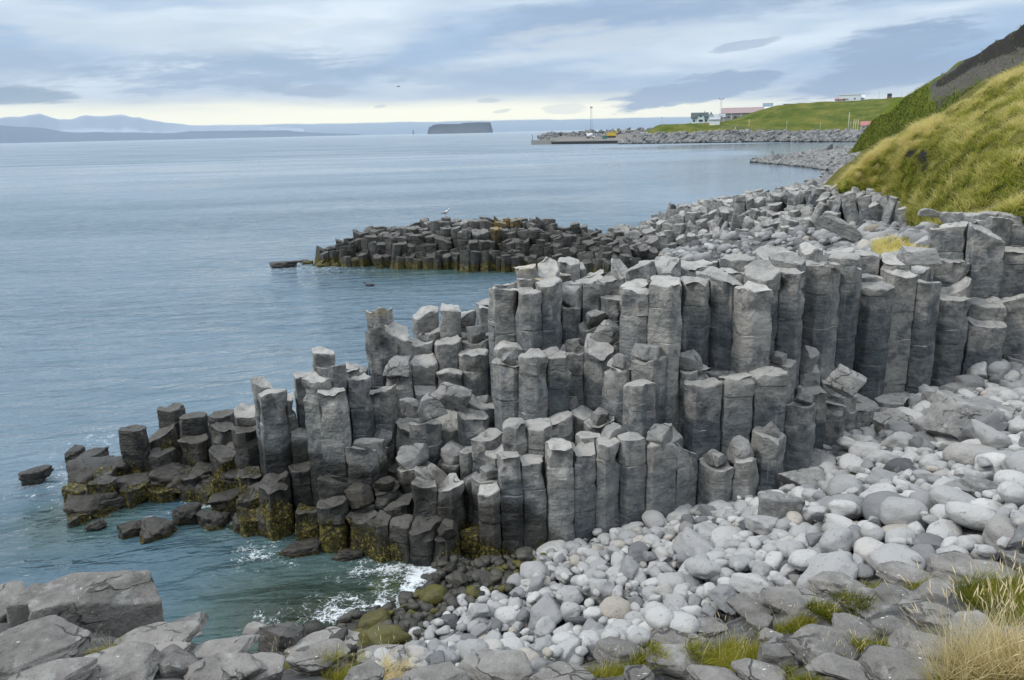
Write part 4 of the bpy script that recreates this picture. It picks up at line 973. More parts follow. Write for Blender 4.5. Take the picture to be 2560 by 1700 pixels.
FALL = [
 ((2336, 984, 2484, 1128), None, .8, 'largest fallen boulder, a squared grey block above the cobbles', dict(sub=6, nside=5, p=40, rx=-.35, ry=.25, chamfer=3, tint=.3)),
 ((2191, 1027, 2282, 1110), None, .8, 'fallen grey column end with pentagon face left of the largest boulder', dict(sub=5, nside=5, p=40, rx=.5, chamfer=1)),
 ((2073, 920, 2149, 996), ('r', 17.0), .9, 'pale tilted block leaning on the columns below the high cliff', dict(sub=5, nside=4, p=40, ry=.5, tint=1.2)),
 ((1952, 1160, 2074, 1252), None, .7, 'three cornered boulder with a ringed face resting on the cobbles', dict(sub=5, nside=3, p=30, rx=.7, tint=.4)),
 ((2015, 1132, 2086, 1184), None, .7, 'pale hexagonal column end lying above the ringed boulder', dict(sub=5, nside=6, p=40, rx=.7, chamfer=0, tint=.9)),
 ((1079, 944, 1175, 1036), ('r', 15.9), .9, 'large pale fallen block lying on the lower column tops', dict(sub=5, nside=5, p=40, rx=.35, ry=.35, tint=1.)),
 ((1036, 986, 1110, 1062), ('r', 15.5), .9, 'tilted fallen block leaning below the large pale block', dict(sub=5, nside=5, p=40, ry=-.5, tint=.5)),
 ((1000, 992, 1054, 1046), ('r', 15.9), .9, 'rounded fallen block wedged left of the tilted block', dict(sub=5, nside=6, p=20)),
 ((2252, 616, 2345, 662), ('r', 20.6), .8, 'pale lone block lying on the high column tops', dict(sub=5, nside=4, p=40, tint=1.2, chamfer=1)),
 ((1897, 1232, 2002, 1340), None, .95, 'thick column stump standing alone in the cobbles', dict(sub=5, nside=6, p=40, chamfer=1, tint=-.2, tilt=.06)),
 ((2090, 1100, 2218, 1160), None, .5, 'dark cracked slab at the foot of the columns above the cobbles', dict(sub=5, tint=-.8, ry=-.3)),
 ((2440, 1080, 2545, 1140), None, .6, 'grey tabular block right of the largest boulder', dict(sub=5, tint=-.3, nside=4)),
 ((2480, 1010, 2580, 1070), None, .6, 'pale squared block at the far edge above the tabular block', dict(sub=5, tint=1., nside=4)),
 ((2360, 955, 2450, 1010), None, .7, 'grey block behind the largest boulder under the cliff', dict(sub=5, tint=-.1, nside=4)),
 ((2280, 1010, 2345, 1060), None, .7, 'angular slate grey stone between the column end and the largest boulder', dict(sub=5, tint=-.3)),
 ((2300, 965, 2360, 1060), None, .7, 'narrow upright stone against the largest boulder', dict(sub=4, tint=-.3)),
 ((2365, 1195, 2450, 1275), None, .7, 'striped grey boulder in the upper cobbles', dict(sub=5, tint=-.4, nside=4)),
 ((2415, 1190, 2500, 1262), None, .7, 'dark angular block beside the striped boulder', dict(sub=5, tint=-.9, nside=5)),
 ((1940, 1285, 2005, 1350), None, .7, 'mottled rock with a dark hole beside the column stump', dict(sub=5, tint=-.6)),
 ((2078, 1225, 2150, 1290), None, .7, 'heart shaped grey rock right of the ringed boulder', dict(sub=5, nside=4, tint=.2)),
 ((2040, 545, 2150, 585), ('r', 39.0), .8, 'grey tilted block lying before the dark columns under the hill', dict(sub=5, nside=4, p=30, ry=.4, tint=-.2)),
 ((2085, 555, 2110, 575), ('r', 38.8), .8, 'small stone beside the tilted block under the hill', dict(sub=3)),
 ((2300, 520, 2345, 545), ('r', 30.), .8, 'pale block at the foot of the grassy hill', dict(sub=4, nside=4, tint=1.)),
 ((1560, 575, 1600, 598), ('r', 48.0), .8, 'square block on the skyline of the low isthmus', dict(sub=4, nside=4)),
 ((1600, 560, 1632, 580), ('r', 49.0), .8, 'yellowish boulder on the skyline of the low isthmus', dict(sub=4, tint=.8)),
]
for i, (bx, zr, th, lb, kw) in enumerate(FALL): place_rock('boulder', 'boulder', bx, zr or 'heap', th, mat=DARKROCK, seed=100+i, label=lb, group='fallen blocks and boulders', **kw)
# tumbled blocks lying where a riser meets the tops in front of it
BLOCKS = []; g_ = np.random.default_rng(55); near_ = [c for c in CELLS if not c['far'] and 880 < c['px'] < 2330]; xyn = np.array([c['c'] for c in near_])
cand = []
for c in near_:
    d = np.hypot(*(xyn-c['c']).T); hi_n = [near_[j]['z'] for j in np.where((d > 0) & (d < .75))[0]]; px, py = proj((*c['c'], c['z']+.1))
    if hi_n and max(hi_n)-c['z'] > .7: cand.append((g_.random(), px, py, c))
cand.sort(key=lambda t: t[0]); taken = []
for _, px, py, c in cand:
    if len(taken) >= 34 or any(abs(px-a)+abs(py-b) < 62 for a, b in taken) or any(bx[0]-30 < px < bx[2]+30 and bx[1]-30 < py < bx[3]+30 for bx, *_r in FALL): continue
    taken.append((px, py)); s_ = g_.uniform(.13, .25); V, Fc = block_shape(g_, 4, int(g_.integers(4, 7)), 36, .14, 2, .035)
    V = V*np.array([s_*g_.uniform(1., 1.35), s_, s_*g_.uniform(.7, 1.)])@rotm(g_.normal(0, .5), g_.normal(0, .5), g_.uniform(0, 6)).T + np.array([*c['c'], c['z']+s_*.62])
    wt, wdd = shore_attrs(V, False)
    o = mesh('tumbled_block', V, [Fc], DARKROCK, dict(tint=np.full(len(V), g_.normal(.2, .5)), wet=wt, weed=wdd*.5), loc=(*c['c'], c['z']), sharp=R(34)); BLOCKS.append((o, px, py, s_, wt.mean()))
WEEDY = [
 ((60, 1174, 126, 1216), .1, 'lone dark rock standing in the sea off the tip', .15), ((168, 1122, 212, 1165), .1, 'outermost small rock of the tip with seaweed', .5),
 ((186, 1150, 300, 1240), .15, 'big black and yellow seaweed rock at the end of the tip', .95), ((176, 1222, 285, 1320), .05, 'square seaweed rock standing nearest to the open water', .85),
 ((270, 1190, 400, 1258), .15, 'seaweed draped ledge with a bare grey top', .75), ((380, 1170, 480, 1245), .2, 'low olive seaweed mound below the dark columns', 1.), ((470, 1165, 560, 1235), .2, 'olive seaweed hump in the middle of the tip', 1.),
 ((302, 1310, 362, 1358), .0, 'small round weed covered rock in the inlet', .8), ((356, 1302, 440, 1372), .0, 'dark shaggy seaweed boulder in the inlet', .9), ((436, 1262, 502, 1330), .05, 'grey topped rock with yellow weed in the inlet', .6),
 ((500, 1280, 575, 1345), .0, 'dark wet rock with weed at the mouth of the inlet', .9), ((530, 1225, 655, 1290), .15, 'flat ledge with yellow weed fringe above the inlet', .85), ((585, 1280, 670, 1345), .05, 'black weedy rock under the flat ledge', .95),
 ((640, 1270, 720, 1360), .1, 'weed hung block at the foot of the dark columns', .8), ((700, 1350, 800, 1412), .0, 'low black weedy rock at the waterline below the dark columns', .9), ((830, 1370, 910, 1415), .0, 'pale olive rock awash at the foot of the columns', .5),
 ((250, 1240, 330, 1290), .05, 'grey capped weedy rock between ledge and square rock', .7), ((190, 1200, 250, 1240), .0, 'black rock below the big seaweed rock', .8),
 ((200, 1128, 268, 1180), .3, 'black weedy rock between the outermost stone and the dark tip', .7), ((262, 1150, 342, 1206), .35, 'yellow weed mound under the left of the dark tip', 1.), ((332, 1138, 424, 1196), .35, 'olive hump of weed below the dark tip columns', 1.), ((420, 1190, 522, 1242), .2, 'long low weed bank in the middle of the tip', 1.),
 ((556, 1178, 642, 1236), .35, 'brown weedy rock at the foot of the low saddle', .8), ((596, 1222, 690, 1284), .25, 'dark weedy block under the pillar wall', .8), ((320, 1190, 372, 1232), .25, 'bare grey slab lying on the weed near the tip', .1), ((215, 1310, 262, 1335), .0, 'black stone awash under the square seaweed rock', .5),
 ((675, 650, 745, 674), .12, 'flat black reef awash off the far point', .2), ((745, 648, 775, 662), .0, 'dark stone beside the flat black reef', .2),
]
for i, (bx, z, lb, wd) in enumerate(WEEDY): place_rock('seaweed_rock', 'rock', bx, ('z', z), .7, mat=DARKROCK, seed=200+i, wet=.9, weed=wd, sub=5, p=12, rough=.07, nside=5, lift=.10 if bx[0] < 660 else .02, label=lb, group='wet rocks in the sea', tint=-.5)
for i, (px, py, w, c) in enumerate([(965, 1468, 56, 'broad olive boulder under the clear water of the cove'), (962, 1524, 24, 'small ochre stone under water near the foam'), (1030, 1492, 26, 'pale stone under the foam beside the dark boulder')]):
    o = place_rock('sunken_boulder', 'boulder', (px-w, py-w*.8, px+w, py+w*.8), ('z', -.30), .4, mat=DARKROCK, seed=260+i, wet=0., weed=0., sub=4, p=8, label=c, group='boulders under water')
    o.data.materials[0] = bpy.data.materials.get('sunken') or mat_plain('sunken', (.15, .125, .014), .8, .5, 5.)
# ------------------------------------------------------------------ hills
def loft(name, rows, nu, nv, mat, amp, freq, attrs=None, seed=0, kind='structure', label=None):
    """rows: lists of (px, py, r); a smooth sheet through these lines of real points"""
    W = []
    for row in rows:
        Q = np.array([q if len(q) == 4 else at_r(*q) for q in row], float)[:, :3]
        s = np.linspace(0, len(Q)-1, nu); W.append(np.stack([np.interp(s, range(len(Q)), Q[:, k]) for k in range(3)], 1))
    W = np.array(W); s = np.linspace(0, len(W)-1, nv); i = np.minimum(s.astype(int), len(W)-2); f = (s-i)[:, None, None]
    G = W[i]*(1-f) + W[i+1]*f
    for _ in range(3): G[:, 1:-1] = .25*G[:, :-2]+.5*G[:, 1:-1]+.25*G[:, 2:]
    V = G.reshape(-1, 3); n = fbm(V*freq, 4, seed)
    V = V + np.array([0, 0, 1.])*(amp*n)[:, None]
    I = np.arange(nu*nv).reshape(nv, nu); Qd = np.stack([I[:-1, :-1], I[:-1, 1:], I[1:, 1:], I[1:, :-1]], -1).reshape(-1, 4)
    at = {}
    if attrs: at = {k: fn(V, np.tile(np.linspace(0, 1, nu), nv), np.repeat(s, nu)) for k, fn in attrs.items()}
    o = mesh(name, V, [Qd], mat, at); tag(o, label, None, None, kind)
    return o, V.reshape(nv, nu, 3), Qd
def up4(px, py, r, dz): p = at_r(px, py, r); return (p[0], p[1], p[2]+dz, 0)
CR = [(2098, 474, 46), (2140, 432, 48), (2180, 402, 48), (2235, 360, 47), (2290, 326, 45), (2365, 290, 45.5), (2440, 254, 46), (2500, 218, 46.5), (2560, 178, 47), (2680, 105, 48), (2860, 10, 50), (3200, -140, 53)]
FT = [(2098, 476, 44.5), (2130, 474, 46.4), (2165, 480, 46), (2205, 490, 44.4), (2250, 506, 42), (2290, 525, 38), (2350, 552, 32), (2430, 560, 27), (2500, 552, 26), (2600, 535, 25.3), (2760, 500, 24.5), (3100, 420, 23)]
SK = [up4(*q, -2.5) for q in FT]
MD = []
for a, b in zip(FT, CR):
    A, B = at_r(*a), at_r(*b); m = (A*.55+B*.45) + np.array([0, 0, .35]); MD.append((*m, 0))
BK = [tuple(at_r(*q)+np.array([1.5, 7, -.6]))+(0,) for q in CR]; BK2 = [tuple(at_r(*q)+np.array([4, 16, -4]))+(0,) for q in CR]
o, HV, HQ = loft('hill', [SK, FT, MD, CR, BK, BK2], 130, 150, HILL, .22, .35, {'scree': lambda V, u, v: np.zeros(len(V)), 'cliff': lambda V, u, v: sum(.75*np.exp(-((projn(V)[:, 0]-x_)/a_)**2-((projn(V)[:, 1]-y_)/b_)**2) for x_, y_, a_, b_ in ((2275, 385, 40, 16), (2310, 410, 14, 30), (2548, 405, 20, 22), (2340, 482, 40, 7), (2500, 520, 60, 12)))}, 3)
# the next headland: green flank, bare scree and a dark broken edge on top
CR2 = [(2112, 392, 172), (2132, 376, 168), (2160, 340, 162), (2190, 302, 156), (2225, 268, 152), (2262, 240, 148), (2300, 215, 144), (2345, 190, 140), (2385, 168, 137), (2430, 130, 133), (2480, 102, 130), (2530, 76, 128), (2560, 52, 126), (2640, 5, 122), (2800, -60, 118), (3100, -140, 112)]
FT2 = [(2110, 396, 170), (2128, 390, 166), (2160, 386, 158), (2200, 382, 148), (2240, 374, 140), (2280, 366, 132), (2330, 360, 122), (2380, 352, 114), (2430, 346, 108), (2490, 342, 102), (2550, 340, 98), (2620, 335, 94), (2700, 330, 90), (2800, 320, 86), (2950, 310, 82), (3200, 300, 78)]
SK2 = [up4(*q, -3) for q in FT2]; BK2 = [tuple(at_r(*q)+np.array([3, 8, -.5]))+(0,) for q in CR2]; BK3 = [tuple(at_r(*q)+np.array([30, 40, -2]))+(0,) for q in CR2]
def scr(V, u, v):
    q = projn(V); d = np.interp(q[:, 0], [2100, 2300, 2345, 2430, 2560], [376, 215, 190, 130, 52]); dd = q[:, 1]-d      # height below the skyline edge at its own place
    return sstep(q[:, 0], 2300, 2350)*sstep(dd, 2, 12)*np.clip(1.15-dd/np.interp(q[:, 0], [2300, 2400, 2560], [100, 130, 230]), 0, 1)
def clf(V, u, v):
    q = projn(V); d = np.interp(q[:, 0], [2100, 2132, 2160, 2190, 2225, 2262, 2300, 2345, 2385, 2430, 2480, 2530, 2560], [392, 376, 340, 302, 268, 240, 215, 190, 168, 130, 102, 76, 52]); dd = q[:, 1]-d
    return sstep(q[:, 0], 2310, 2360)*np.exp(-((dd-np.interp(q[:, 0], [2310, 2400, 2560], [20, 20, 34]))/np.interp(q[:, 0], [2310, 2400, 2560], [9, 18, 36]))**2)*1.0
o2, HV2, _ = loft('headland', [SK2, FT2, CR2, BK2, BK3], 170, 130, HILL_GREEN, .9, .11, {'scree': scr, 'cliff': clf}, 5)
# hill and town slope across the bay
CR3 = [(1600, 334, 452), (1625, 326, 454), (1650, 317, 458), (1716, 311.5, 462), (1785, 307, 468), (1835, 302, 474), (1853, 298, 478), (1872, 290, 484), (1903, 277, 490), (1962, 266, 494), (2059, 256, 498), (2137, 250.5, 500), (2200, 247, 500), (2300, 246, 500), (2500, 246, 500)]
FT3 = [(1596, 337, 448), (1622, 337, 446), (1660, 337, 444), (1720, 336, 442), (1790, 334, 440), (1830, 332, 438), (1880, 331, 436), (1930, 330, 434), (1990, 329, 432), (2060, 328, 428), (2137, 326, 424), (2200, 325, 420), (2300, 323, 416), (2500, 318, 410)]
SK3 = [up4(*q, -8) for q in FT3]; BK4 = [tuple(at_r(*q)+np.array([15, 80, .4]))+(0,) for q in CR3]
HILL3 = mat_hill('far_hillside', [(.36, (.030, .060, .008)), (.48, (.085, .115, .014)), (.60, (.20, .18, .04))], True)
def road3(V, u, v):
    q = projn(V); y = np.interp(q[:, 0], [1700, 1830, 1900, 1990, 2200], [318, 316, 324, 327.5, 326]); return np.exp(-((q[:, 1]-y)/1.6)**2)*(q[:, 0] > 1800)*.8
loft('far_hill', [SK3, FT3, CR3, BK4], 120, 60, HILL3, .9, .05, {'scree': road3, 'cliff': lambda V, u, v: V[:, 0]*0}, 9)
# low land under the breakwater and the quay
land = mat_plain('quay_gravel', (.16, .15, .135), .95, .3, .2)
loft('quay_ground', [[up4(1375, 350, 490, -3), up4(1568, 350, 470, -3), up4(1640, 345, 448, -3), up4(2260, 335, 402, -3)], [(1375, 350, 492), (1568, 348, 472), (1640, 341, 452), (2260, 326, 405)], [(1375, 344, 505), (1500, 338, 495), (1640, 333, 462), (2260, 322, 430)], [up4(1345, 344, 515, -3), up4(1500, 338, 505, -3), up4(1640, 330, 480, -3), up4(2260, 320, 450, -3)]], 60, 16, land, .15, .1, None, 1)
# rubble of the breakwater, the mole behind the quay and the stony point
def rubble(name, pts, base, seed, mat=DARKROCK, sub=2, tint=0., label=None, wz=.9):
    sp = Soup(); g = np.random.default_rng(seed)
    for P, s in pts:
        V, Fc = block_shape(g, sub, int(g.integers(4, 7)), 14, .3, 3, .05)
        V = V*np.array([s*g.uniform(.8, 1.4), s*g.uniform(.8, 1.2), s*g.uniform(.6, .95)])@rotm(g.normal(0, .5), g.normal(0, .5), g.uniform(0, 6)).T + P
        sp.add(V, [Fc], tint=tint+g.normal(0, .7), wet=sstep(V[:, 2], base+wz, base+.1)*.9, weed=0.)
    return tag(sp.build(name, mat, sharp=R(40)), label, None, None, 'stuff')
g = np.random.default_rng(77); pts = []
for k in range(1150):
    px = g.uniform(1548, 2175); rw = np.interp(px, [1548, 1900, 2175], [437, 418, 392]); yb = np.interp(px, [1548, 1600, 1800, 2000, 2175], [359, 358, 357, 353, 347.5])
    yt = np.interp(px, [1548, 1580, 1640, 1720, 1860, 1880, 2000, 2175], [354, 342, 334, 334, 327, 330, 330, 328.5]); f = g.random()
    P = at_r(px, yb, rw); top = at_r(px, yt, rw+7)[2]; q = at_r(px, yb, rw+7*f); pts.append((np.array([q[0], q[1], top*f+.1]), g.uniform(.75, 1.5)))
rubble('breakwater_rubble', pts, 0., 5, tint=-.6)
pts = []
for k in range(520):
    px = g.uniform(1350, 1640); rw = np.interp(px, [1350, 1640], [508, 470]); yt = np.interp(px, [1350, 1370, 1440, 1560, 1640], [341, 334, 331, 325, 320.5]); f = g.random()
    top = at_r(px, yt, rw+8)[2]; q = at_r(px, 345, rw+8*f); pts.append((np.array([q[0], q[1], 1.6*(1-f)+top*f]), g.uniform(.7, 1.4)))
rubble('mole_rubble', pts, 0., 6, tint=-.9)
pts = []
for k in range(3800):
    px = g.uniform(1888, 2190); yw = np.interp(px, [1888, 1960, 2030, 2100, 2190], [406, 412, 420, 430, 452]); ys = np.interp(px, [1888, 1950, 2000, 2060, 2110, 2190], [404, 395, 386, 376, 370, 372])
    A = at_z(px, yw, 0); ra = math.hypot(A[0], A[1]); f = g.random()**1.1; rb = min(np.interp(px, [1888, 2000, 2190], [1.1, 1.22, 1.3])*ra, 190)
    zt = at_r(px, ys, rb)[2]; q = at_r(px, yw, ra+(rb-ra)*f); pts.append((np.array([q[0], q[1], zt*f*.95]), g.uniform(.35, .8)))
for px, yw, n in ((2095, 447, 160), (2060, 462, 110), (2030, 474, 90), (1980, 484, 60), (2120, 433, 200), (2140, 424, 200), (2150, 440, 160), (2125, 455, 160)):
    for k in range(n):
        A = at_z(px+g.normal(0, 18), yw+g.normal(0, 5)-2, .1); pts.append((A, g.uniform(.25, .65)))
rubble('shore_rubble', pts, 0., 8, tint=0., wz=.4)
_pg = []
for _px in np.linspace(1895, 2190, 12):
    _yw = np.interp(_px, [1888, 1960, 2030, 2100, 2190], [406, 412, 420, 430, 452]); _ys = np.interp(_px, [1888, 1950, 2000, 2060, 2110, 2190], [404, 395, 386, 376, 370, 372]); _A = at_z(_px, _yw, 0); _ra = math.hypot(_A[0], _A[1]); _rb = min(np.interp(_px, [1888, 2000, 2190], [1.1, 1.22, 1.3])*_ra, 190)
    _B = at_r(_px, _ys, _rb); _C = at_r(_px, _yw, _rb+12); _pg.append(((*_A[:2], -1.5, 0), (*at_r(_px, _yw, _ra+2)[:2], -.45, 0), (*at_r(_px, _yw, _rb-2)[:2], _B[2]-.8, 0), (*_C[:2], -1.5, 0)))
loft('point_ground', [[q[i] for q in _pg] for i in range(4)], 40, 16, land, .1, .3, None, 1)

# far mountains under cloud, the table island and its stack
MOUNT = mat_plain('mountain_slope', (.05, .09, .135), .95, .15, .002)  # blue of the distance haze partly put into the slope colour
def ridge(name, prof, r, depth_, seed, mat=MOUNT, cat=None, label=None, kind='structure', n=160, rough=.06):
    xs = np.linspace(prof[0][0], prof[-1][0], n); ys = np.interp(xs, [p[0] for p in prof], [p[1] for p in prof])
    rows = []
    for f, dr in ((0, -.03), (.45, .0), (1., depth_*.35), (1., depth_*.6), (0, depth_)):
        row = []
        for x, y in zip(xs, ys):
            T = at_r(x, y, r); h = max(T[2], 2.); q = at_r(x, 330, r*(1+dr)); row.append((q[0], q[1], h*f*(1+(0 if f in (0, 1) else rough*4*(vnoise(np.array([[x*.05, f, seed]]))[0]))) - (8 if f == 0 else 0)))
        rows.append(row)
    G = np.array(rows); s = np.linspace(0, 4, 33); i = np.minimum(s.astype(int), 3); f = (s-i)[:, None, None]; V = (G[i]*(1-f)+G[i+1]*f).reshape(-1, 3)
    hh = V[:, 2]; V[:, 2] += rough*np.maximum(hh, 0)*fbm(np.c_[V[:, 0]/r*60, V[:, 1]/r*60, V[:, 2]*0+seed], 4, seed)*sstep(np.maximum(hh, 0), 0, 30)
    I = np.arange(len(V)).reshape(33, n); Q = np.stack([I[:-1, :-1], I[:-1, 1:], I[1:, 1:], I[1:, :-1]], -1).reshape(-1, 4)
    return tag(mesh(name, V, [Q], mat), label, cat, None, kind)
ridge('mountains', [(-500, 300), (-200, 306), (0, 313), (70, 316), (115, 321), (157, 329), (255, 330.5), (400, 332), (600, 334), (760, 338)], 13200, .12, 2)
ridge('coast_plateau', [(330, 338), (480, 328), (560, 326), (640, 326.5), (721, 326), (735, 328.5), (790, 331.5), (900, 335)], 14000, .04, 4)
CLOUD = mat_plain('cloud_mist', (.40, .47, .55), 1., .08, .001)
ridge('cloud_bank', [(-500, 270), (0, 292), (103, 287), (150, 294), (184, 298), (220, 287), (325, 290), (380, 299), (423, 308), (488, 313), (620, 315), (760, 322)], 14400, .02, 6, n=260, mat=CLOUD, kind='stuff')
CLIFF = mat_plain('island_cliff', (.036, .048, .066), .95, .35, .01)
def cliff_island(name, prof, r, thick, label, cat, seed):
    xs = np.linspace(prof[0][0], prof[-1][0], 90); ys = np.interp(xs, [p[0] for p in prof], [p[1] for p in prof]); rows = []
    for f, dr in ((-.06, -.04), (.0, -.03), (.35, -.012), (.62, -.004), (1., 0.), (1.02, thick*.5), (1., thick), (0, thick*1.1)):
        row = []
        for j, (x, y) in enumerate(zip(xs, ys)):
            xx = x + (prof[len(prof)//2][0]-x)*0; T = at_r(xx, y, r); h = T[2]; e = 1 - abs(2*j/89-1)**6
            q = at_r(xx, 330, r*(1+dr*e)); nz_ = 1+.05*vnoise(np.array([[j*.35, f*3, seed]]))[0]
            row.append((q[0], q[1], h*f*nz_ if 0 < f < 1 else h*f))
        rows.append(row)
    G = np.array(rows); I = np.arange(8*90).reshape(8, 90); Q = np.stack([I[:-1, :-1], I[:-1, 1:], I[1:, 1:], I[1:, :-1]], -1).reshape(-1, 4)
    return tag(mesh(name, G.reshape(-1, 3), [Q], CLIFF, sharp=R(30)), label, cat)
cliff_island('table_island', [(1069, 331.6), (1071, 324), (1074, 316.5), (1080, 316), (1082, 313), (1096, 310), (1150, 309.5), (1161, 307), (1200, 305.5), (1227, 306), (1229, 315), (1232, 328)], 6500, .05, 'flat topped dark cliff island on the horizon', 'island', 3)
cliff_island('sea_stack', [(1031.5, 332), (1032, 325), (1033, 323.3), (1034, 325), (1034.6, 332)], 6400, .002, 'thin rock pillar standing in the sea beside the flat topped island', 'sea stack', 4)

# ------------------------------------------------------------------ across the bay: houses, masts, quay
def M(n, c, r=.7, v=.06, metal=0.): return bpy.data.materials.get(n) or mat_plain(n, c, r, v, .6, metal)
def boxgeo(x0, x1, y0, y1, z0, z1):
    V = np.array([(x, y, z) for z in (z0, z1) for x, y in ((x0, y0), (x1, y0), (x1, y1), (x0, y1))], float)
    return V, [np.array([(3, 2, 1, 0), (4, 5, 6, 7), (0, 1, 5, 4), (1, 2, 6, 5), (2, 3, 7, 6), (3, 0, 4, 7)])]
def box(name, b, mat, parent): return mesh(name, *boxgeo(*b), mat, parent=parent, smooth=False)
def gable(name, x0, x1, y0, y1, z0, z1, mat, parent, along='x', t=.25):
    """a pitched roof with thickness, ridge along x or y"""
    if along == 'x': prof = [(y0, z0), ((y0+y1)/2, z1), (y1, z0)]; mk = lambda s, p: (s, p[0], p[1]); ends = (x0, x1)
    else: prof = [(x0, z0), ((x0+x1)/2, z1), (x1, z0)]; mk = lambda s, p: (p[0], s, p[1]); ends = (y0, y1)
    V = []
    for s in ends:
        for p in prof: V.append(mk(s, p))
        for p in prof: V.append(mk(s, (p[0], p[1]-t)))
    Q = []
    for i in (0, 1): Q += [(i, i+1, 7+i, 6+i), (3+i, 9+i, 10+i, 4+i)]
    Q += [(0, 6, 9, 3), (2, 5, 11, 8), (0, 3, 4, 1), (1, 4, 5, 2), (6, 7, 10, 9), (7, 8, 11, 10)]
    return mesh(name, np.array(V, float), [np.array(Q)], mat, parent=parent, smooth=False)
def gable_wall(name, x0, x1, y0, y1, z0, z1, zr, mat, parent, along='x'):
    if along == 'x': P = [(x, y, z) for x in (x0, x1) for y, z in ((y0, z0), (y1, z0), (y1, z1), ((y0+y1)/2, zr), (y0, z1))]
    else: P = [(x, y, z) for y in (y0, y1) for x, z in ((x0, z0), (x1, z0), (x1, z1), ((x0+x1)/2, zr), (x0, z1))]
    Q = [(0, 1, 6, 5), (1, 2, 7, 6), (2, 3, 8, 7), (3, 4, 9, 8), (4, 0, 5, 9)]; E5 = [(0, 4, 3, 2, 1), (5, 6, 7, 8, 9)]
    return mesh(name, np.array(P, float), [np.array(Q), np.array(E5)], mat, parent=parent, smooth=False)
def face_viewer(name, px, py, r, turn=0.):
    p = at_r(px, py, r); return empty(name, p, -math.atan2(p[0], p[1])+turn)
GLASS = M('window_glass', (.03, .04, .05), .15); WHITEP = M('white_paint', (.72, .74, .74)); 
def window(parent, x, z, w, h, y, frame=WHITEP, name='window'):
    f = mesh(name, *boxgeo(x-w/2-.1, x+w/2+.1, y-.06, y+.05, z-h/2-.1, z+h/2+.1), frame, parent=parent, smooth=False)
    mesh('pane', *boxgeo(x-w/2, x+w/2, y-.09, y-.055, z-h/2, z+h/2), GLASS, parent=f, smooth=False)
# cream house with dark roof
hs = face_viewer('house', 1755, 306.5, 470); tag(hs, 'pale green house with dark pitched roof and front gable across the bay', 'house')
PG = M('pale_green_wall', (.55, .66, .63)); DR = M('dark_roof', (.055, .075, .08))
box('wall', (-5.8, 3.4, -.2, 6., -1.5, 2.9), PG, hs)
gable('roof', -6.2, 3.5, -.8, 6.6, 2.75, 5.5, DR, hs)
box('side_wing', (3.4, 5.9, -1.2, 6.2, -1.5, 2.9), PG, hs); gable_wall('wing_gable', 3.41, 5.89, -1.19, 6.19, 2.9, 3., 5.3, PG, hs, 'y')
gable('wing_roof', 3.0, 6.4, -1.7, 6.6, 2.75, 5.7, DR, hs, 'y')
d_ = gable_wall('dormer', -2.6, 1.2, -1.2, 2.5, -1.5, 3.2, 4.7, PG, hs, 'y'); gable('dormer_roof', -3.0, 1.6, -1.6, 3., 3.1, 5.05, DR, d_, 'y')
for x, z, w, h, y in ((-.7, .9, 2.2, 1.5, -1.2), (-4.4, 1.1, 1., 1.4, -.2), (2.2, 1.1, 1., 1.4, -.2), (4.2, 1.3, .7, 1.6, -1.2), (5.1, 1.3, .7, 1.6, -1.2), (-.7, 3.5, 1.2, .9, -1.2)): window(hs, x, z, w, h, y)
dk = box('deck', (-9.5, 7.5, -3.2, -1.3, -1.5, -.55), M('grey_timber', (.5, .52, .52)), hs)
for k in range(9): mesh('rail_post', *boxgeo(-9.4+k*2.1, -9.28+k*2.1, -3.15, -3.03, -.55, .35), WHITEP, parent=dk, smooth=False)
box('railing', (-9.5, 7.5, -3.22, -3.16, .05, .38), WHITEP, hs)
box('chimney', (.9, 1.5, 2.6, 3.2, 4.6, 6.1), M('concrete', (.4, .4, .39)), hs)
sh = face_viewer('shed', 1786, 307.5, 462); tag(sh, 'low white shed joined to the fence right of the pale green house', 'shed')
box('wall', (-2.6, 2.8, 0, 5, -1.5, 2.), WHITEP, sh); gable('roof', -2.9, 3.1, -.4, 5.4, 1.9, 3.1, M('grey_roof', (.35, .37, .39)), sh)
sh = face_viewer('garage', 1792, 303, 500); tag(sh, 'grey garage half hidden behind the pale green house', 'garage')
box('wall', (-4.5, 4.5, 0, 6, -2, 2.4), M('grey_wall', (.42, .43, .43)), sh); gable('roof', -4.9, 4.9, -.4, 6.4, 2.3, 4.2, M('grey_roof', (.35, .37, .39)), sh)
# long warehouse
wh = face_viewer('warehouse', 1868, 297.5, 520); tag(wh, 'long grey warehouse with faded red roof behind the green slope', 'warehouse')
WW = M('grey_wall', (.42, .43, .43)); RR_ = M('faded_red_roof', (.29, .215, .215))
gable_wall('wall', -15.2, 16.5, 0, 14, -5, 3.8, 6.6, M('pale_panel', (.55, .56, .55)), wh); gable('roof', -15.7, 9.8, -.6, 14.6, 3.7, 7., RR_, wh); gable('pale_roof', 9.8, 17, -.6, 14.6, 3.7, 7., M('pale_roof', (.58, .6, .62)), wh)
box('grey_front', (-15.1, 1., -.12, -.01, -3, 3.2), M('dark_panel', (.25, .26, .265)), wh)
for x in (-9.7, -3.9): box('pier', (x, x+.5, -.25, -.12, -3, 3.3), M('pale_panel', (.55, .56, .55)), wh)
for x in (-13.2, -11, -7, -1.6): window(wh, x, 1.4, 1.6, 1.0, -.14, M('pale_panel', (.55, .56, .55)))
box('door', (-8.4, -5.4, -.2, -.125, -3, 1.2), M('dark_door', (.10, .105, .11)), wh)
box('white_door', (2.6, 4.6, -.1, -.01, -3, .9), WHITEP, wh)
tw = face_viewer('storage_silo', 1919.5, 269, 540); tag(tw, 'pale blue square tower rising behind the warehouse roof', 'silo')
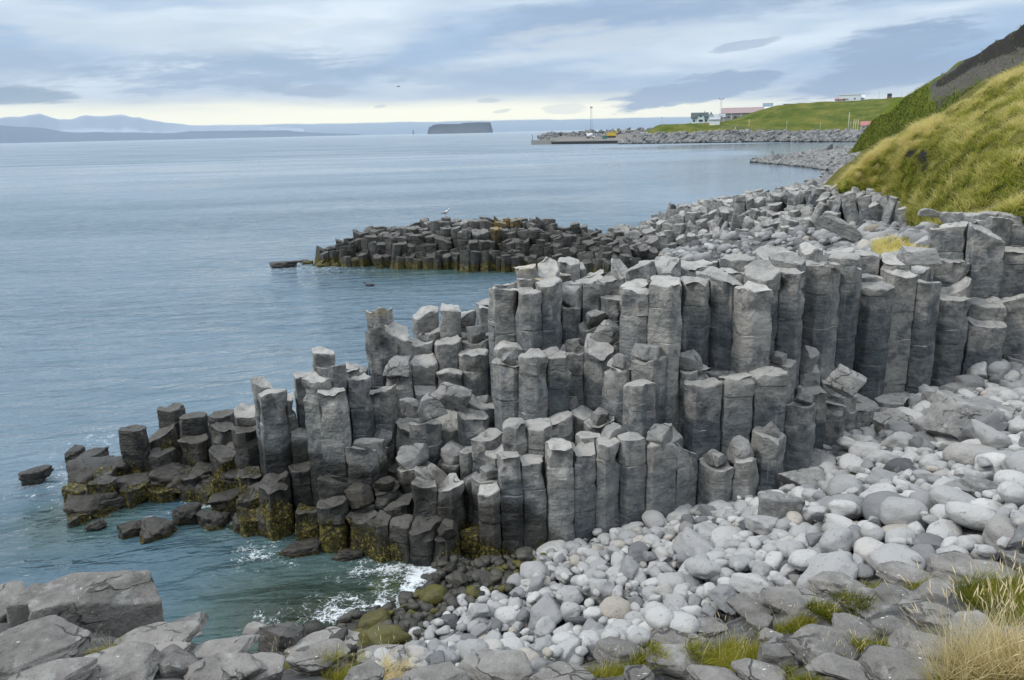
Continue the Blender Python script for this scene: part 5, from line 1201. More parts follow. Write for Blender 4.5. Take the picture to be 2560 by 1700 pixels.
box('body', (-3.1, 3.1, 0, 6, -7, 2.4), M('pale_blue_cladding', (.40, .50, .60)), tw); box('parapet', (-3.2, 3.2, -.1, 6.1, 2.4, 2.75), M('pale_blue_trim', (.46, .56, .66)), tw)
hu = face_viewer('hut', 1968, 266, 515); tag(hu, 'small dark flat hut on the skyline beyond the warehouse', 'hut')
box('wall', (-2.2, 1.6, 0, 3, -1, 1.3), M('dull_brown', (.22, .18, .16)), hu); box('roof', (-2.6, 2., -.4, 3.4, 1.3, 1.55), M('grey_roof', (.35, .37, .39)), hu)
for i, (px, py, r, w, h, col, lb) in enumerate([(2103, 252.5, 520, 3.4, 2.0, (.52, .40, .38), 'small reddish house at the left of the hilltop row'), (2124, 251.5, 520, 6., 3.2, (.66, .70, .74), 'white flat hilltop house in the middle of the row'), (2144, 251, 525, 3.6, 2.6, (.62, .66, .70), 'white gabled house at the right of the hilltop row')]):
    h_ = face_viewer('hilltop_house', px, py, r); tag(h_, lb, 'house', 'houses on the hilltop')
    if i == 1: box('wall', (-w, w, 0, 7, -1.5, h), M('hilltop_wall%d' % i, col), h_); box('roof', (-w-.2, w+.2, -.3, 7.3, h, h+.35), M('white_roof', (.7, .73, .76)), h_)
    else: gable_wall('wall', -w, w, 0, 6, -1.5, h*.6, h, M('hilltop_wall%d' % i, col), h_); gable('roof', -w-.25, w+.25, -.4, 6.4, h*.55, h+.25, M('hilltop_roof%d' % i, (.36, .22, .22) if i == 0 else (.62, .66, .7)), h_)
    for k in (-.5, .45): window(h_, k*w, h*.32, .9, .8, -.01)
rs = face_viewer('roadside_house', 2169, 325.5, 405); tag(rs, 'small white house with red roof where the far road meets the hill', 'house')
gable_wall('wall', -3., 3.6, 0, 4, -.6, 2.2, 3.7, WHITEP, rs); gable('roof', -3.3, 3.9, -.5, 4.5, 2.15, 3.95, M('red_roof', (.36, .15, .14)), rs)
box('garage_door', (-.4, .9, -.06, -.01, -.3, 1.5), M('dark_door', (.10, .105, .11)), rs); window(rs, -1.8, 1., .9, .9, -.01); window(rs, 2.2, 1., .9, .9, -.01)
tk = face_viewer('truck', 2223, 248, 505); tag(tk, 'dark lorry parked on the skyline of the far hill', 'truck')
box('cab', (-1.1, 1.1, 0, 2., .55, 3.0), M('dark_red_paint', (.16, .07, .06), .4), tk); box('windscreen', (-.95, .95, -.05, .0, 1.75, 2.7), GLASS, tk); box('cargo_body', (-1.2, 1.2, 2.1, 7, .9, 3.2), M('grey_panel', (.3, .3, .31)), tk)
for sx in (-1.05, .8):
    for yy in (.4, 5.2): box('wheel', (sx, sx+.25, yy, yy+.9, -.05, .85), M('rubber', (.03, .03, .03)), tk)
def tube(sp, a, b, ra, rb, n=8):
    a, b = np.array(a, float), np.array(b, float); d = b-a; d /= np.linalg.norm(d); u = np.cross(d, (0, 0, 1) if abs(d[2]) < .9 else (1, 0, 0)); u /= np.linalg.norm(u); v = np.cross(d, u)
    t_ = np.linspace(0, 2*math.pi, n, endpoint=False); c = np.cos(t_)[:, None]*u + np.sin(t_)[:, None]*v
    V = np.concatenate([a+c*ra, b+c*rb, [a], [b]]); i = np.arange(n); j = (i+1) % n
    sp.add(V, [np.stack([i, j, n+j, n+i], 1), np.stack([j, i, np.full(n, 2*n)], 1), np.stack([n+i, n+j, np.full(n, 2*n+1)], 1)])
STEEL = M('galvanised_steel', (.34, .36, .38), .5); 
def mast(px, yb, yt, r, label, lights):
    e = face_viewer('floodlight_mast', px, yb, r); tag(e, label, 'mast', 'floodlight masts'); h = (at_r(px, yt, r)-at_r(px, yb, r))[2]
    sp = Soup()
    for sx in (-.5, .5):
        for sy in (-.5, .5): tube(sp, (sx*1.3, sy*1.3, -2), (sx*.7, sy*.7, h), .11, .08, 6)
    sp.build('leg_frame', STEEL, parent=e); sp = Soup(); k = 0
    for z in np.arange(0, h-1, 1.6):
        a, b = .65-.3*z/h, .65-.3*(z+1.6)/h; s = 1 if k % 2 else -1; k += 1
        for sy in (-1, 1): tube(sp, (-s*a, sy*a, z), (s*b, sy*b, z+1.6), .05, .05, 5); tube(sp, (sy*a, -s*a, z), (sy*b, s*b, z+1.6), .05, .05, 5)
    sp.build('lattice', STEEL, parent=e)
    box('platform', (-.8, .8, -.8, .8, h, h+.15), STEEL, e)
    for x in lights: box('floodlight', (x-.35, x+.35, -.9, -.5, h+.2, h+.75), M('lamp_housing', (.12, .125, .13)), e)
mast(1478, 323, 270, 500, 'tall lattice floodlight mast standing on the stone mole behind the quay', (-.4, .4))
mast(1801, 306, 249, 500, 'lattice floodlight mast with winged top between the pale green house and warehouse', (-1.1, 1.1))
def pole(name, cat, px, yb, yt, r, rad_, mat, label, group=None, lamp=0, sink=1.2):
    e = face_viewer(name, px, yb, r); tag(e, label, cat, group); h = (at_r(px, yt, r)-at_r(px, yb, r))[2]; sp = Soup(); tube(sp, (0, 0, -sink), (0, 0, h), rad_, rad_*.7); sp.build('post', mat, parent=e)
    if lamp:
        sp = Soup(); tube(sp, (0, 0, h-.1), (lamp, -.1, h+.15), rad_*.6, rad_*.5, 6); sp.build('arm', mat, parent=e); box('lamp_head', (min(lamp, lamp*.35), max(lamp, lamp*.35), -.25, .1, h+.08, h+.3), M('lamp_housing', (.12, .125, .13)), e)
    else: sp = Soup(); tube(sp, (0, 0, h), (0, 0, h+.12), rad_*.9, rad_*.4, 8); sp.build('cap', mat, parent=e)
PALE = M('pale_post', (.55, .53, .42))
pole('street_lamp', 'street lamp', 2120, 328, 281, 425, .17, PALE, 'tall street lamp on the far road near the roadside house', 'street lamps across the bay', .9)
pole('street_lamp', 'street lamp', 1656, 320, 294, 470, .12, STEEL, 'street lamp on the quay road left of the pale green house', 'street lamps across the bay', -.9)
pole('street_lamp', 'street lamp', 1872, 319, 298, 455, .11, PALE, 'short street lamp where the path splits below the warehouse', 'street lamps across the bay', .5)
for px, yb, yt, lb in ((2133, 327.5, 299, 'left'), (2138, 327.5, 299, 'middle'), (2143.5, 327.5, 299, 'right')): pole('flagpole', 'flagpole', px, yb, yt, 424, .14, PALE, f'bare pale flagpole, {lb} one of three close together', 'three flagpoles by the far road')
pole('road_post', 'post', 2125, 327.5, 304, 424, .09, STEEL, 'thin post between the tall street lamp and the flagpoles', 'posts along the far shore road')
for px, yb, yt, lb in ((1966, 327, 303, 'tall thin post on the far road below the hut'), (2050, 327, 306, 'tall thin post on the far road below the hilltop row'), (1736, 335, 326, 'short pale post on the breakwater below the pale green house'), (1838, 331, 318, 'thick double post on the breakwater below the warehouse'), (2063, 331, 339-14, 'short post on the breakwater near the middle of the far hill'), (1797, 334, 321, 'thin post on the breakwater right of the pale green house')):
    pole('road_post', 'post', px, yb, yt, 432, .16 if 'thick' in lb else .08, PALE, lb, 'posts along the far shore road')
pole('skyline_post', 'post', 2197, 248, 229, 500, .08, STEEL, 'thin post on the skyline left of the lorry', 'posts on the far skyline'); pole('skyline_post', 'post', 2254, 247, 231, 500, .07, STEEL, 'thin post on the skyline right of the lorry', 'posts on the far skyline')
pole('antenna', 'antenna', 1762, 286, 273, 474, .05, STEEL, 'thin aerial above the roof of the pale green house')
fe = empty('skyline_fence', at_r(2000, 262, 500)); tag(fe, 'thin post and wire fence along the far hill skyline', 'fence')
for k, (px, py) in enumerate([(1985, 264), (2010, 261.5), (2035, 259), (2060, 256.5), (2085, 254.5), (2160, 250), (2180, 249)]):
    p = at_r(px, py, 500)-at_r(2000, 262, 500); sp = Soup(); tube(sp, (p[0], p[1], p[2]-.8), (p[0], p[1], p[2]+1.3), .06, .05, 6); sp.build('fence_post', STEEL, parent=fe)
# the quay
CONC = M('quay_concrete', (.30, .29, .26), .9, .2); DARKF = M('dark_fender', (.022, .024, .026), .8)
def quad_block(name, a, b, ra, rb, zt, mat, parent, dep=8., z0=-1., cat=None):
    A, B = at_r(a, 350, ra), at_r(b, 350, rb); u = (B-A)[:2]; u /= np.linalg.norm(u); n = np.array([-u[1], u[0]])
    P = [A[:2], B[:2], B[:2]+n*dep, A[:2]+n*dep]; o0 = np.array(parent.location) if parent else 0
    V = np.array([(*p, z) for z in (z0, zt) for p in P])-o0; return mesh(name, V, boxgeo(0, 1, 0, 1, 0, 1)[1], mat, parent=parent, smooth=False)
q0 = at_r(1450, 354, 476); qy = empty('quay', (q0[0], q0[1], 0)); tag(qy, 'low concrete quay with black fender wall reaching into the bay', 'quay')
quad_block('quay_head', 1328, 1378, 479, 476, 2.6, CONC, qy, 9); quad_block('quay_wall', 1378, 1580, 476.2, 455, 2.2, CONC, qy, 16); quad_block('fender', 1379, 1565, 475.6, 456, 1.55, DARKF, qy, .4, -.8)
for k in range(14):
    px = 1384+k*13.2; quad_block('fender_tyre', px, px+2.5, 475.2-k*1.42, 475-k*1.42, 1.3, M('rubber', (.03, .03, .03)), qy, .3, .1)
pole('mooring_post', 'post', 1331, 348, 336, 480, .16, M('dark_post', (.07, .07, .07)), 'dark post on the outer end of the quay')
tr = face_viewer('concrete_mixer', 1475, 345.5, 478); tag(tr, 'white concrete mixer with tilted drum standing on the quay', 'truck')
WT = M('white_lorry', (.75, .76, .78), .4)
sp = Soup(); tube(sp, (-1.7, .6, 1.35), (.2, .6, 1.9), .75, 1.05, 14); tube(sp, (.2, .6, 1.9), (1.4, .6, 2.15), 1.05, .6, 14); sp.build('drum', WT, parent=tr)
box('cab', (1.5, 2.9, -.4, 1.6, .4, 2.4), WT, tr); box('chassis', (-2.2, 2.8, -.2, 1.4, .25, .5), M('dark_door', (.10, .105, .11)), tr); box('windscreen', (1.7, 2.7, -.46, -.41, 1.5, 2.2), GLASS, tr)
for x in (-1.6, -.6, 2.): sp = Soup(); tube(sp, (x, -.45, .3), (x, -.15, .3), .45, .45, 12); sp.build('wheel', M('rubber', (.03, .03, .03)), parent=tr)
sp = Soup(); tube(sp, (-1.6, .6, 2.), (-1.9, .6, 3.), .35, .6, 10); sp.build('hopper', WT, parent=tr)
cr = face_viewer('excavator', 1529, 343.5, 466); tag(cr, 'yellow excavator with folded arm on the quay', 'excavator'); YL = M('machine_yellow', (.62, .42, .03), .45)
box('body', (-2.2, 2.3, -.2, 2.4, .9, 2.7), YL, cr); box('cab', (.6, 2.2, -.3, 1.2, 2.7, 3.6), M('machine_dark', (.35, .24, .02), .4), cr); box('track', (-2.4, 2.4, -.5, .2, -.2, .85), M('rubber', (.03, .03, .03)), cr)
sp = Soup(); tube(sp, (1.6, .4, 2.4), (2.7, .4, 4.1), .28, .24, 8); tube(sp, (2.7, .4, 4.1), (3.2, .4, 1.4), .22, .16, 8); sp.build('boom', YL, parent=cr); box('counterweight', (-2.9, -2.2, 0, 2.2, 1., 2.4), YL, cr); box('bucket', (2.9, 3.5, .1, .8, .7, 1.5), M('machine_dark', (.35, .24, .02), .4), cr)
cn = face_viewer('skip', 1512, 346, 468); tag(cn, 'teal green skip next to the yellow excavator', 'container'); box('body', (-1.6, 1.3, 0, 2, -.3, 1.2), M('teal_paint', (.06, .18, .17)), cn); box('rim', (-1.7, 1.4, -.08, 2.08, 1.2, 1.35), M('teal_trim', (.08, .22, .21)), cn)
cn = face_viewer('shipping_container', 1610, 337, 452); tag(cn, 'white container standing where the quay meets the breakwater', 'container'); box('body', (-1.9, 1.9, 0, 2.4, -.4, 1.5), WHITEP, cn); box('door', (-1.7, -.1, -.05, -.01, -.3, 1.3), M('pale_panel', (.55, .56, .55)), cn)
# ------------------------------------------------------------------ grass
def blades(g, P, L, lean, w, nseg=3, droop=.5, dirv=None):
    """curved tapering blades rooted at P: returns V, faces, along"""
    n = len(P); a = g.uniform(0, 6.283, n); ln = np.abs(g.normal(lean, lean*.5, n))
    d = np.stack([np.cos(a)*ln, np.sin(a)*ln, np.ones(n)], 1)
    if dirv is not None: d = d + dirv
    d /= np.linalg.norm(d, axis=1)[:, None]; side = np.stack([-np.sin(a+1.2), np.cos(a+1.2), np.zeros(n)], 1)
    V = []; K = []
    for k in range(nseg):
        s = k/nseg; c = P + d*(L*s)[:, None] + np.stack([d[:, 0], d[:, 1], -.6*np.ones(n)], 1)*(droop*L*s*s)[:, None]*.6
        wd = w*(1-s*.75)
        V += [c-side*wd[:, None], c+side*wd[:, None]]; K += [np.full(n, s)]*2
    s = 1.; V.append(P + d*L[:, None] + np.stack([d[:, 0], d[:, 1], -.6*np.ones(n)], 1)*(droop*L)[:, None]*.6); K.append(np.ones(n))
    VV = np.stack(V, 1); m = VV.shape[1]; b = np.arange(n)[:, None]*m; Q = []
    for k in range(nseg-1): Q.append(b+np.array([2*k, 2*k+1, 2*k+3, 2*k+2]))
    T = b+np.array([2*nseg-2, 2*nseg-1, 2*nseg])
    return VV.reshape(-1, 3), ([np.concatenate(Q)] if Q else [])+[T], np.stack(K, 1).reshape(-1), V[-1]
g = np.random.default_rng(11)
# grass over the near hill: one growth that nobody could count
nv, nu, _ = HV.shape; n = 120000
fi = g.uniform(24, nv-52, n); fj = g.uniform(0, nu-1.01, n); i0, j0 = fi.astype(int), fj.astype(int); a, b = (fi-i0)[:, None], (fj-j0)[:, None]
P = HV[i0, j0]*(1-a)*(1-b)+HV[i0+1, j0]*a*(1-b)+HV[i0, j0+1]*(1-a)*b+HV[i0+1, j0+1]*a*b
cl = fbm(P*np.array([.8, .8, .8]), 3, 4); tuft = vnoise(P*2.6, 6)
keep = (tuft > -.55); P, cl, tuft = P[keep], cl[keep], tuft[keep]; n = len(P)
pp = projn(P); ok = (pp[:, 0] < 2700); P, cl, tuft = P[ok], cl[ok], tuft[ok]; n = len(P)
big_ = vnoise(P*.9, 61); L = (.30+.18*cl+.22*tuft+.16*big_)*g.uniform(.6, 1.35, n); L = np.clip(L, .08, .95)
sp = Soup(); V, Fc, al, _ = blades(g, P-np.array([0, 0, .04]), L, .5, np.full(n, .018), 2, .9, np.array([-.15, -.1, 0]))
ridge_dry = np.exp(-((fi[keep][ok]-nv*3/5)/18.)**2)
tn = np.repeat(1.3*cl+1.1*tuft+g.normal(0, .6, n)+1.3*ridge_dry-.1, 5); sp.add(V, Fc, along=al, tint=tn)
# headland
nv2, nu2, _ = HV2.shape; n = 26000; i0 = g.integers(34, 66, n); j0 = g.integers(0, nu2-1, n); P = HV2[i0, j0]*(1-g.random(n)[:, None])+HV2[i0+1, j0+1]*g.random(n)[:, None]
P = HV2[i0, j0]+(HV2[i0+1, j0]-HV2[i0, j0])*g.random(n)[:, None]+(HV2[i0, j0+1]-HV2[i0, j0])*g.random(n)[:, None]
q = projn(P); dsk = q[:, 1]-np.interp(q[:, 0], [2132, 2190, 2300, 2430, 2560], [376, 302, 215, 130, 52]); ok = ~((q[:, 0] > 2320) & (dsk > 4) & (dsk < np.interp(q[:, 0], [2320, 2450, 2560], [60, 90, 120])) & (g.random(n) < .965)); P = P[ok]; n = len(P)
V, Fc, al, _ = blades(g, P, g.uniform(.3, .8, n), .5, np.full(n, .05), 2, .6); sp.add(V, Fc, along=al, tint=np.repeat(g.normal(-.9, .4, n), 5))
# fringe at the hill foot
n = 12000; px = g.uniform(2190, 2475, n); y0_ = np.interp(px, [2190, 2240, 2300, 2400, 2500, 2620], [585, 572, 560, 545, 535, 515]); y1_ = np.interp(px, [2190, 2240, 2300, 2400, 2500, 2620], [592, 588, 578, 562, 552, 541])
rr_ = np.interp(px, [2190, 2300, 2450, 2620], [32, 29, 27, 25.5]); f = g.random(n)
P = np.array([at_r(x, ya+(yb-ya)*ff, r_-2.2*ff) for x, ya, yb, r_, ff in zip(px, y0_, y1_, rr_, f)])
P[:, 2] = np.minimum(P[:, 2], gz(P)+.42); V, Fc, al, _ = blades(g, P-np.array([0, 0, .16]), g.uniform(.15, .75, n)*(.65+.4*vnoise(P*1.6, 5)), .45, np.full(n, .012), 2, .8); sp.add(V, Fc, along=al, tint=np.repeat(g.normal(1.5, .8, n), 5))
tag(sp.build('grass', GRASS_HILL), kind='stuff')
rough_p = mesh  # (the strip of turf that the fringe grows on)
xs = np.linspace(2185, 2470, 40); A = [at_r(x, np.interp(x, [2190, 2240, 2300, 2400, 2500, 2620], [583, 568, 556, 542, 531, 512]), np.interp(x, [2190, 2300, 2450, 2620], [33, 30, 28, 26.5])) for x in xs]; B = [at_r(x, np.interp(x, [2190, 2240, 2300, 2400, 2500, 2620], [586, 579, 567, 552, 544, 534]), np.interp(x, [2190, 2300, 2450, 2620], [30.3, 27.3, 25.3, 23.8])) for x in xs]
A, B = np.array(A), np.array(B); A[:, 2] = np.minimum(A[:, 2], gz(A)+.25); B[:, 2] = np.minimum(B[:, 2], gz(B)+.12); V = np.concatenate([A-np.array([-.3, -1, .15]), A, B-np.array([0, 0, .12]), B-np.array([.5, 1.1, 1.3])]); I = np.arange(160).reshape(4, 40)
tag(mesh('turf_bank', V, [np.stack([I[:-1, :-1], I[1:, :-1], I[1:, 1:], I[:-1, 1:]], -1).reshape(-1, 4)], HILL, {'scree': 0., 'cliff': 0.}), kind='structure')

TUFTS = [  # photo box, blades, length, dry, label
 ((217, 1600, 295, 1628), 260, .10, .35, 'small sparse tuft at the foot of the big square boulder'), ((655, 1630, 727, 1662), 300, .13, .3, 'thin tuft under the dark brown cube block'),
 ((814, 1630, 900, 1698), 800, .15, .15, 'yellow green tuft in the gap right of the wedge slab'), ((947, 1652, 1026, 1700), 700, .17, .7, 'straw coloured tuft with dry stalks at the bottom edge'),
 ((1082, 1645, 1133, 1664), 300, .08, .0, 'tiny green cushion on the flat topped slab'), ((1471, 1656, 1566, 1700), 800, .13, .1, 'green tuft under the blue grey boulder'),
 ((1580, 1645, 1650, 1700), 500, .13, .15, 'narrow green tuft along the rock with pale scars'), ((1743, 1572, 1915, 1692), 3600, .17, .05, 'largest mossy green cushion in the middle of the slope'),
 ((1953, 1533, 2028, 1590), 900, .13, .1, 'green tuft below the big tan slab'), ((2038, 1518, 2156, 1574), 1300, .12, -.2, 'long dark green strip of turf below the domed rocks'),
 ((2123, 1455, 2205, 1494), 700, .10, -.05, 'bright green cushion between the reddish domed rock and the long brown slab'), ((2267, 1462, 2333, 1500), 500, .10, .2, 'small rusty green tuft under the long brown slab'),
 ((2136, 1605, 2205, 1648), 500, .12, .1, 'green tuft with dry stalks under the striped rock'), ((1959, 1668, 2049, 1712), 800, .12, .0, 'green cushion at the bottom edge below the flat faced rock'),
 ((2462, 1425, 2640, 1560), 4200, .26, -.1, 'bushy dark green grass behind the tall dry grass'), ((2470, 1545, 2560, 1600), 900, .2, -.05, 'green grass on the far side of the tall dry grass')]
def ground_pts(g, n, box, zoff=.02):
    xa, ya, xb, yb = box; P = []
    c = hit((xa+xb)/2, ya*.3+yb*.7); d = np.linalg.norm(c-EYE); w = (xb-xa)/2*d/F; dep = (yb-ya)/2*d/F*1.25
    a = g.uniform(0, 6.283, n); r = np.sqrt(g.random(n))*(1+.25*np.sin(3*a+g.uniform(0, 6))); az = math.atan2(c[0], c[1])
    u, v = r*np.cos(a)*w, r*np.sin(a)*dep
    X = c[0]+u*math.cos(az)+v*math.sin(az); Y = c[1]-u*math.sin(az)+v*math.cos(az)
    return np.stack([X, Y, np.zeros(n)], 1), c, w
TUFT_OBJ = []
bpy.context.view_layer.update(); DG = bpy.context.evaluated_depsgraph_get()
def settle(P):
    for k in range(len(P)):
        ok, loc, nrm, idx, ob, mt = S.ray_cast(DG, Vector((P[k, 0], P[k, 1], P[k, 2]+6.0)), Vector((0, 0, -1)))
        P[k, 2] = loc[2] if ok else gz(P[k:k+1])[0]
    return P
def make_tuft(i, box, nb, Ln, dry, label, name='grass_tuft'):
    g = np.random.default_rng(600+i); P, c, w = ground_pts(g, nb, box); P[:, 2] = c[2]-1.5
    nn = min(nb, 160); sub = settle(P[:nn].copy()); base = np.percentile(sub[:, 2], 68)
    j = np.argmin(((P[:, None, :2]-sub[None, :, :2])**2).sum(2), 1); P[:, 2] = np.clip(sub[j, 2], base-.10, base+.14)
    L = Ln*1.2*g.uniform(.5, 1.3, nb)
    V, Fc, al, _ = blades(g, P-np.array([0, 0, .03]), L, .55, np.full(nb, .0040), 3, .7)
    e = empty(name, (c[0], c[1], base)); tag(e, label, 'grass', 'grass tufts among the rocks')
    o0 = np.array([c[0], c[1], base]); mesh('foliage', V-o0, Fc, GRASS_DRY if dry > .6 else GRASS_GREEN, {'along': al, 'tint': np.repeat(dry*2.2-.2+g.normal(0, .5, nb), 7)}, parent=e)
    # dry flowering stems
    ns = int(4+nb*.006*(1+3*max(dry, 0))); k = g.integers(0, nb, ns); stems(g, P[k], g.uniform(1.4, 2.6, ns)*Ln, e, o0)
    TUFT_OBJ.append(e); return e
def stems(g, P, L, e, o0, lean=.25, head=True, w=.0022):
    n = len(P)
    if n == 0: return
    V, Fc, al, tip = blades(g, P, L, lean, np.full(n, w), 3, .45); T = V.reshape(n, 7, 3)
    F1 = [np.array([(0, 1, 3, 2), (2, 3, 5, 4)]), np.array([(4, 5, 6)])]; prev = T[:, 4:6].mean(1); d = tip-prev; d /= np.linalg.norm(d, axis=1)[:, None]
    s = np.cross(d, np.array([0, 0, 1.])+.01); s /= np.linalg.norm(s, axis=1)[:, None]; t2 = np.cross(d, s); hl = np.clip(L*.13, .022, .062); hw = hl*.055
    I = np.arange(20).reshape(4, 5); J = np.concatenate([I, I[:, :1]], 1); HF = [np.stack([J[:-1, :-1], J[:-1, 1:], J[1:, 1:], J[1:, :-1]], -1).reshape(-1, 4)]
    over = Soup(); order_ = np.argsort(np.linalg.norm(tip-EYE, axis=1))
    for m_, k in enumerate(order_):
        ring = np.array([tip[k]-d[k]*hl[k]*.3+d[k]*hl[k]*f+(s[k]*math.cos(a_*1.2566)+t2[k]*math.sin(a_*1.2566))*hw[k]*ww for f, ww in ((-.1, .3), (.25, 1.), (.6, .8), (1., .15)) for a_ in range(5)])
        t_, t3 = g.normal(1., .5), g.normal(1.3, .5)
        if m_ < 95:
            st = mesh('stem', T[k]-o0, F1, GRASS_DRY, {'along': al[:7], 'tint': t_}, parent=e); mesh('seed_head', ring-o0, HF, GRASS_DRY, {'along': .9, 'tint': t3}, parent=st)
        else: over.add(T[k]-o0, F1, along=al[:7], tint=t_); over.add(ring-o0, HF, along=.9, tint=t3)
    if over.n: over.build('more_stems', GRASS_DRY, parent=e)['kind'] = 'stuff'
for i, (bx, nb, Ln, dry, lb) in enumerate(TUFTS): make_tuft(i, bx, nb, Ln, dry, lb)
# the tall straw clump
g = np.random.default_rng(99); bx = (2395, 1625, 2640, 1790); P, c, w = ground_pts(g, 2300, bx); P[:, 2] = c[2]
P[:, 2] = gz(P) + .10
e = empty('dry_grass_clump', tuple(c)); tag(e, 'tall bleached grass clump with drooping seed heads on the slope', 'grass', 'grass tufts among the rocks'); o0 = np.array(c)
V, Fc, al, _ = blades(g, P, g.uniform(.22, .62, 2300), .38, np.full(2300, .0034), 3, .75, np.array([-.12, 0, 0])); mesh('foliage', V-o0, Fc, GRASS_DRY, {'along': al, 'tint': np.repeat(g.normal(-.1, .7, 2300), 7)}, parent=e)
k = g.integers(0, 2300, 800); V, Fc, al, _ = blades(g, P[k], g.uniform(.12, .34, 800), .6, np.full(800, .0036), 3, .6); mesh('green_foliage', V-o0, Fc, GRASS_GREEN, {'along': al, 'tint': np.repeat(g.normal(0, .6, 800), 7)}, parent=e)
k = g.integers(0, 2300, 210); stems(g, P[k], g.uniform(.5, .86, 210), e, o0, .30, True, .0026)
# loose flowering stems on the lower slope
g = np.random.default_rng(41)
for i, (px, py, n, L, lb) in enumerate([(2060, 1660, 14, .26, 'loose dry stems in front of the flat faced rock'), (2140, 1690, 16, .28, 'dry stems with drooping heads at the bottom edge left of the straw clump'), (2230, 1690, 14, .3, 'dry stems between the bottom edge rocks beside the straw clump'), (1290, 1690, 6, .12, 'few short dry stems at the bottom edge under the large smooth slab'), (520, 1670, 8, .2, 'thin dry stems on the rounded slab near the sea'), (690, 1655, 8, .24, 'tall dry stems in front of the dark brown cube block'), (250, 1612, 5, .16, 'three pale stems before the big square boulder'), (1860, 1560, 6, .14, 'short dry stems over the big mossy tuft'), (2190, 1600, 8, .2, 'dry stems over the wet hollow')]):
    P = np.array([hit(px+g.normal(0, 22), py+g.normal(0, 10)) for _ in range(n)]); c = P.mean(0); P[:, 2] -= .02
    e = empty('dry_grass', tuple(c)); tag(e, lb, 'grass', 'dry stems among the rocks'); stems(g, P, L*g.uniform(.7, 1.3, n), e, c, .35, True)

# ------------------------------------------------------------------ birds
def body_loft(secs, mat, name, parent, n=12):
    sp = Soup(); R_ = []
    for (x, z, ry, rz_) in secs: R_.append([(x, ry*math.cos(a), z+rz_*math.sin(a)) for a in np.linspace(0, 6.283, n, endpoint=False)])
    V = np.array(R_).reshape(-1, 3); I = np.arange(len(V)).reshape(len(secs), n); J = np.concatenate([I, I[:, :1]], 1)
    V = np.concatenate([V, [[secs[0][0], 0, secs[0][1]]], [[secs[-1][0], 0, secs[-1][1]]]]); k = len(V)
    F_ = [np.stack([J[:-1, :-1], J[:-1, 1:], J[1:, 1:], J[1:, :-1]], -1).reshape(-1, 4), np.stack([J[0, 1:], J[0, :-1], np.full(n, k-2)], 1), np.stack([J[-1, :-1], J[-1, 1:], np.full(n, k-1)], 1)]
    return mesh(name, V, F_, mat, parent=parent)
WF = M('white_feather', (.80, .80, .78), .8); GF = M('grey_feather', (.30, .32, .35), .8); DF = M('dark_feather', (.05, .05, .055), .8); BK_ = M('yellow_beak', (.60, .42, .05), .5); PK = M('pink_leg', (.55, .36, .32), .6)
gp = at_r(1113, 557, 50.0); near = [c for c in CELLS if c['far']]; cc = min((c for c in near if abs(proj((*c['c'], c['z']))[0]-1113) < 12), key=lambda c: proj((*c['c'], c['z']))[1]); gz_ = cc['z']+.08
gu = empty('seagull', (cc['c'][0], cc['c'][1], gz_), R(-20)); tag(gu, 'white seagull standing on the top of the far basalt point', 'bird')
body_loft([(-.30, .20, .01, .01), (-.20, .22, .06, .05), (-.05, .25, .095, .09), (.08, .29, .095, .10), (.16, .36, .065, .075), (.20, .44, .048, .055), (.245, .50, .052, .05), (.29, .50, .03, .03), (.31, .495, .012, .012)], WF, 'body', gu)
for s in (-1, 1):
    o = body_loft([(-.36, .20, .008, .01), (-.22, .24, .025, .045), (-.02, .28, .03, .07), (.10, .30, .015, .04)], GF, 'wing', gu); o.location.y = s*.085
    sp = Soup(); tube(sp, (0, s*.04, .17), (.01, s*.04, 0), .012, .010, 6); tube(sp, (-.02, s*.04, .008), (.07, s*.04, .006), .012, .02, 6); sp.build('leg', PK, parent=gu)
body_loft([(.295, .495, .016, .016), (.35, .485, .010, .013), (.385, .475, .004, .006)], BK_, 'beak', gu)
fp = at_r(996, 217, 230.); fb = empty('flying_bird', tuple(fp), R(40)); tag(fb, 'tiny dark bird flying in the sky above the flat topped island', 'bird')
body_loft([(-.35, 0, .02, .02), (-.1, 0, .09, .08), (.15, .02, .09, .09), (.3, .04, .05, .05), (.42, .03, .01, .01)], DF, 'body', fb)
for s in (-1, 1):
    V = np.array([(.15, s*.06, .04), (-.1, s*.06, .03), (.22, s*.55, .28), (.0, s*.55, .27), (.0, s*1.15, .12), (-.08, s*1.12, .11)]); V = np.concatenate([V, V-np.array([0, 0, .02])])
    mesh('wing', V, [np.array([(0, 1, 3, 2), (2, 3, 5, 4), (6, 8, 9, 7), (8, 10, 11, 9), (0, 2, 8, 6), (2, 4, 10, 8), (1, 7, 9, 3), (3, 9, 11, 5), (4, 5, 11, 10), (0, 6, 7, 1)])], DF, parent=fb, smooth=False)
dp = at_z(924, 715, .0); du = empty('swimming_bird', tuple(dp), R(170)); tag(du, 'small dark bird swimming in the water before the far basalt point', 'bird')
body_loft([(-.30, .10, .01, .01), (-.18, .07, .09, .07), (0, .05, .13, .10), (.16, .06, .10, .08), (.22, .11, .05, .06), (.26, .19, .045, .05), (.32, .20, .04, .035), (.40, .18, .012, .012)], DF, 'body', du)
body_loft([(.38, .185, .02, .014), (.46, .175, .015, .006)], M('dark_beak', (.08, .07, .05)), 'beak', du)
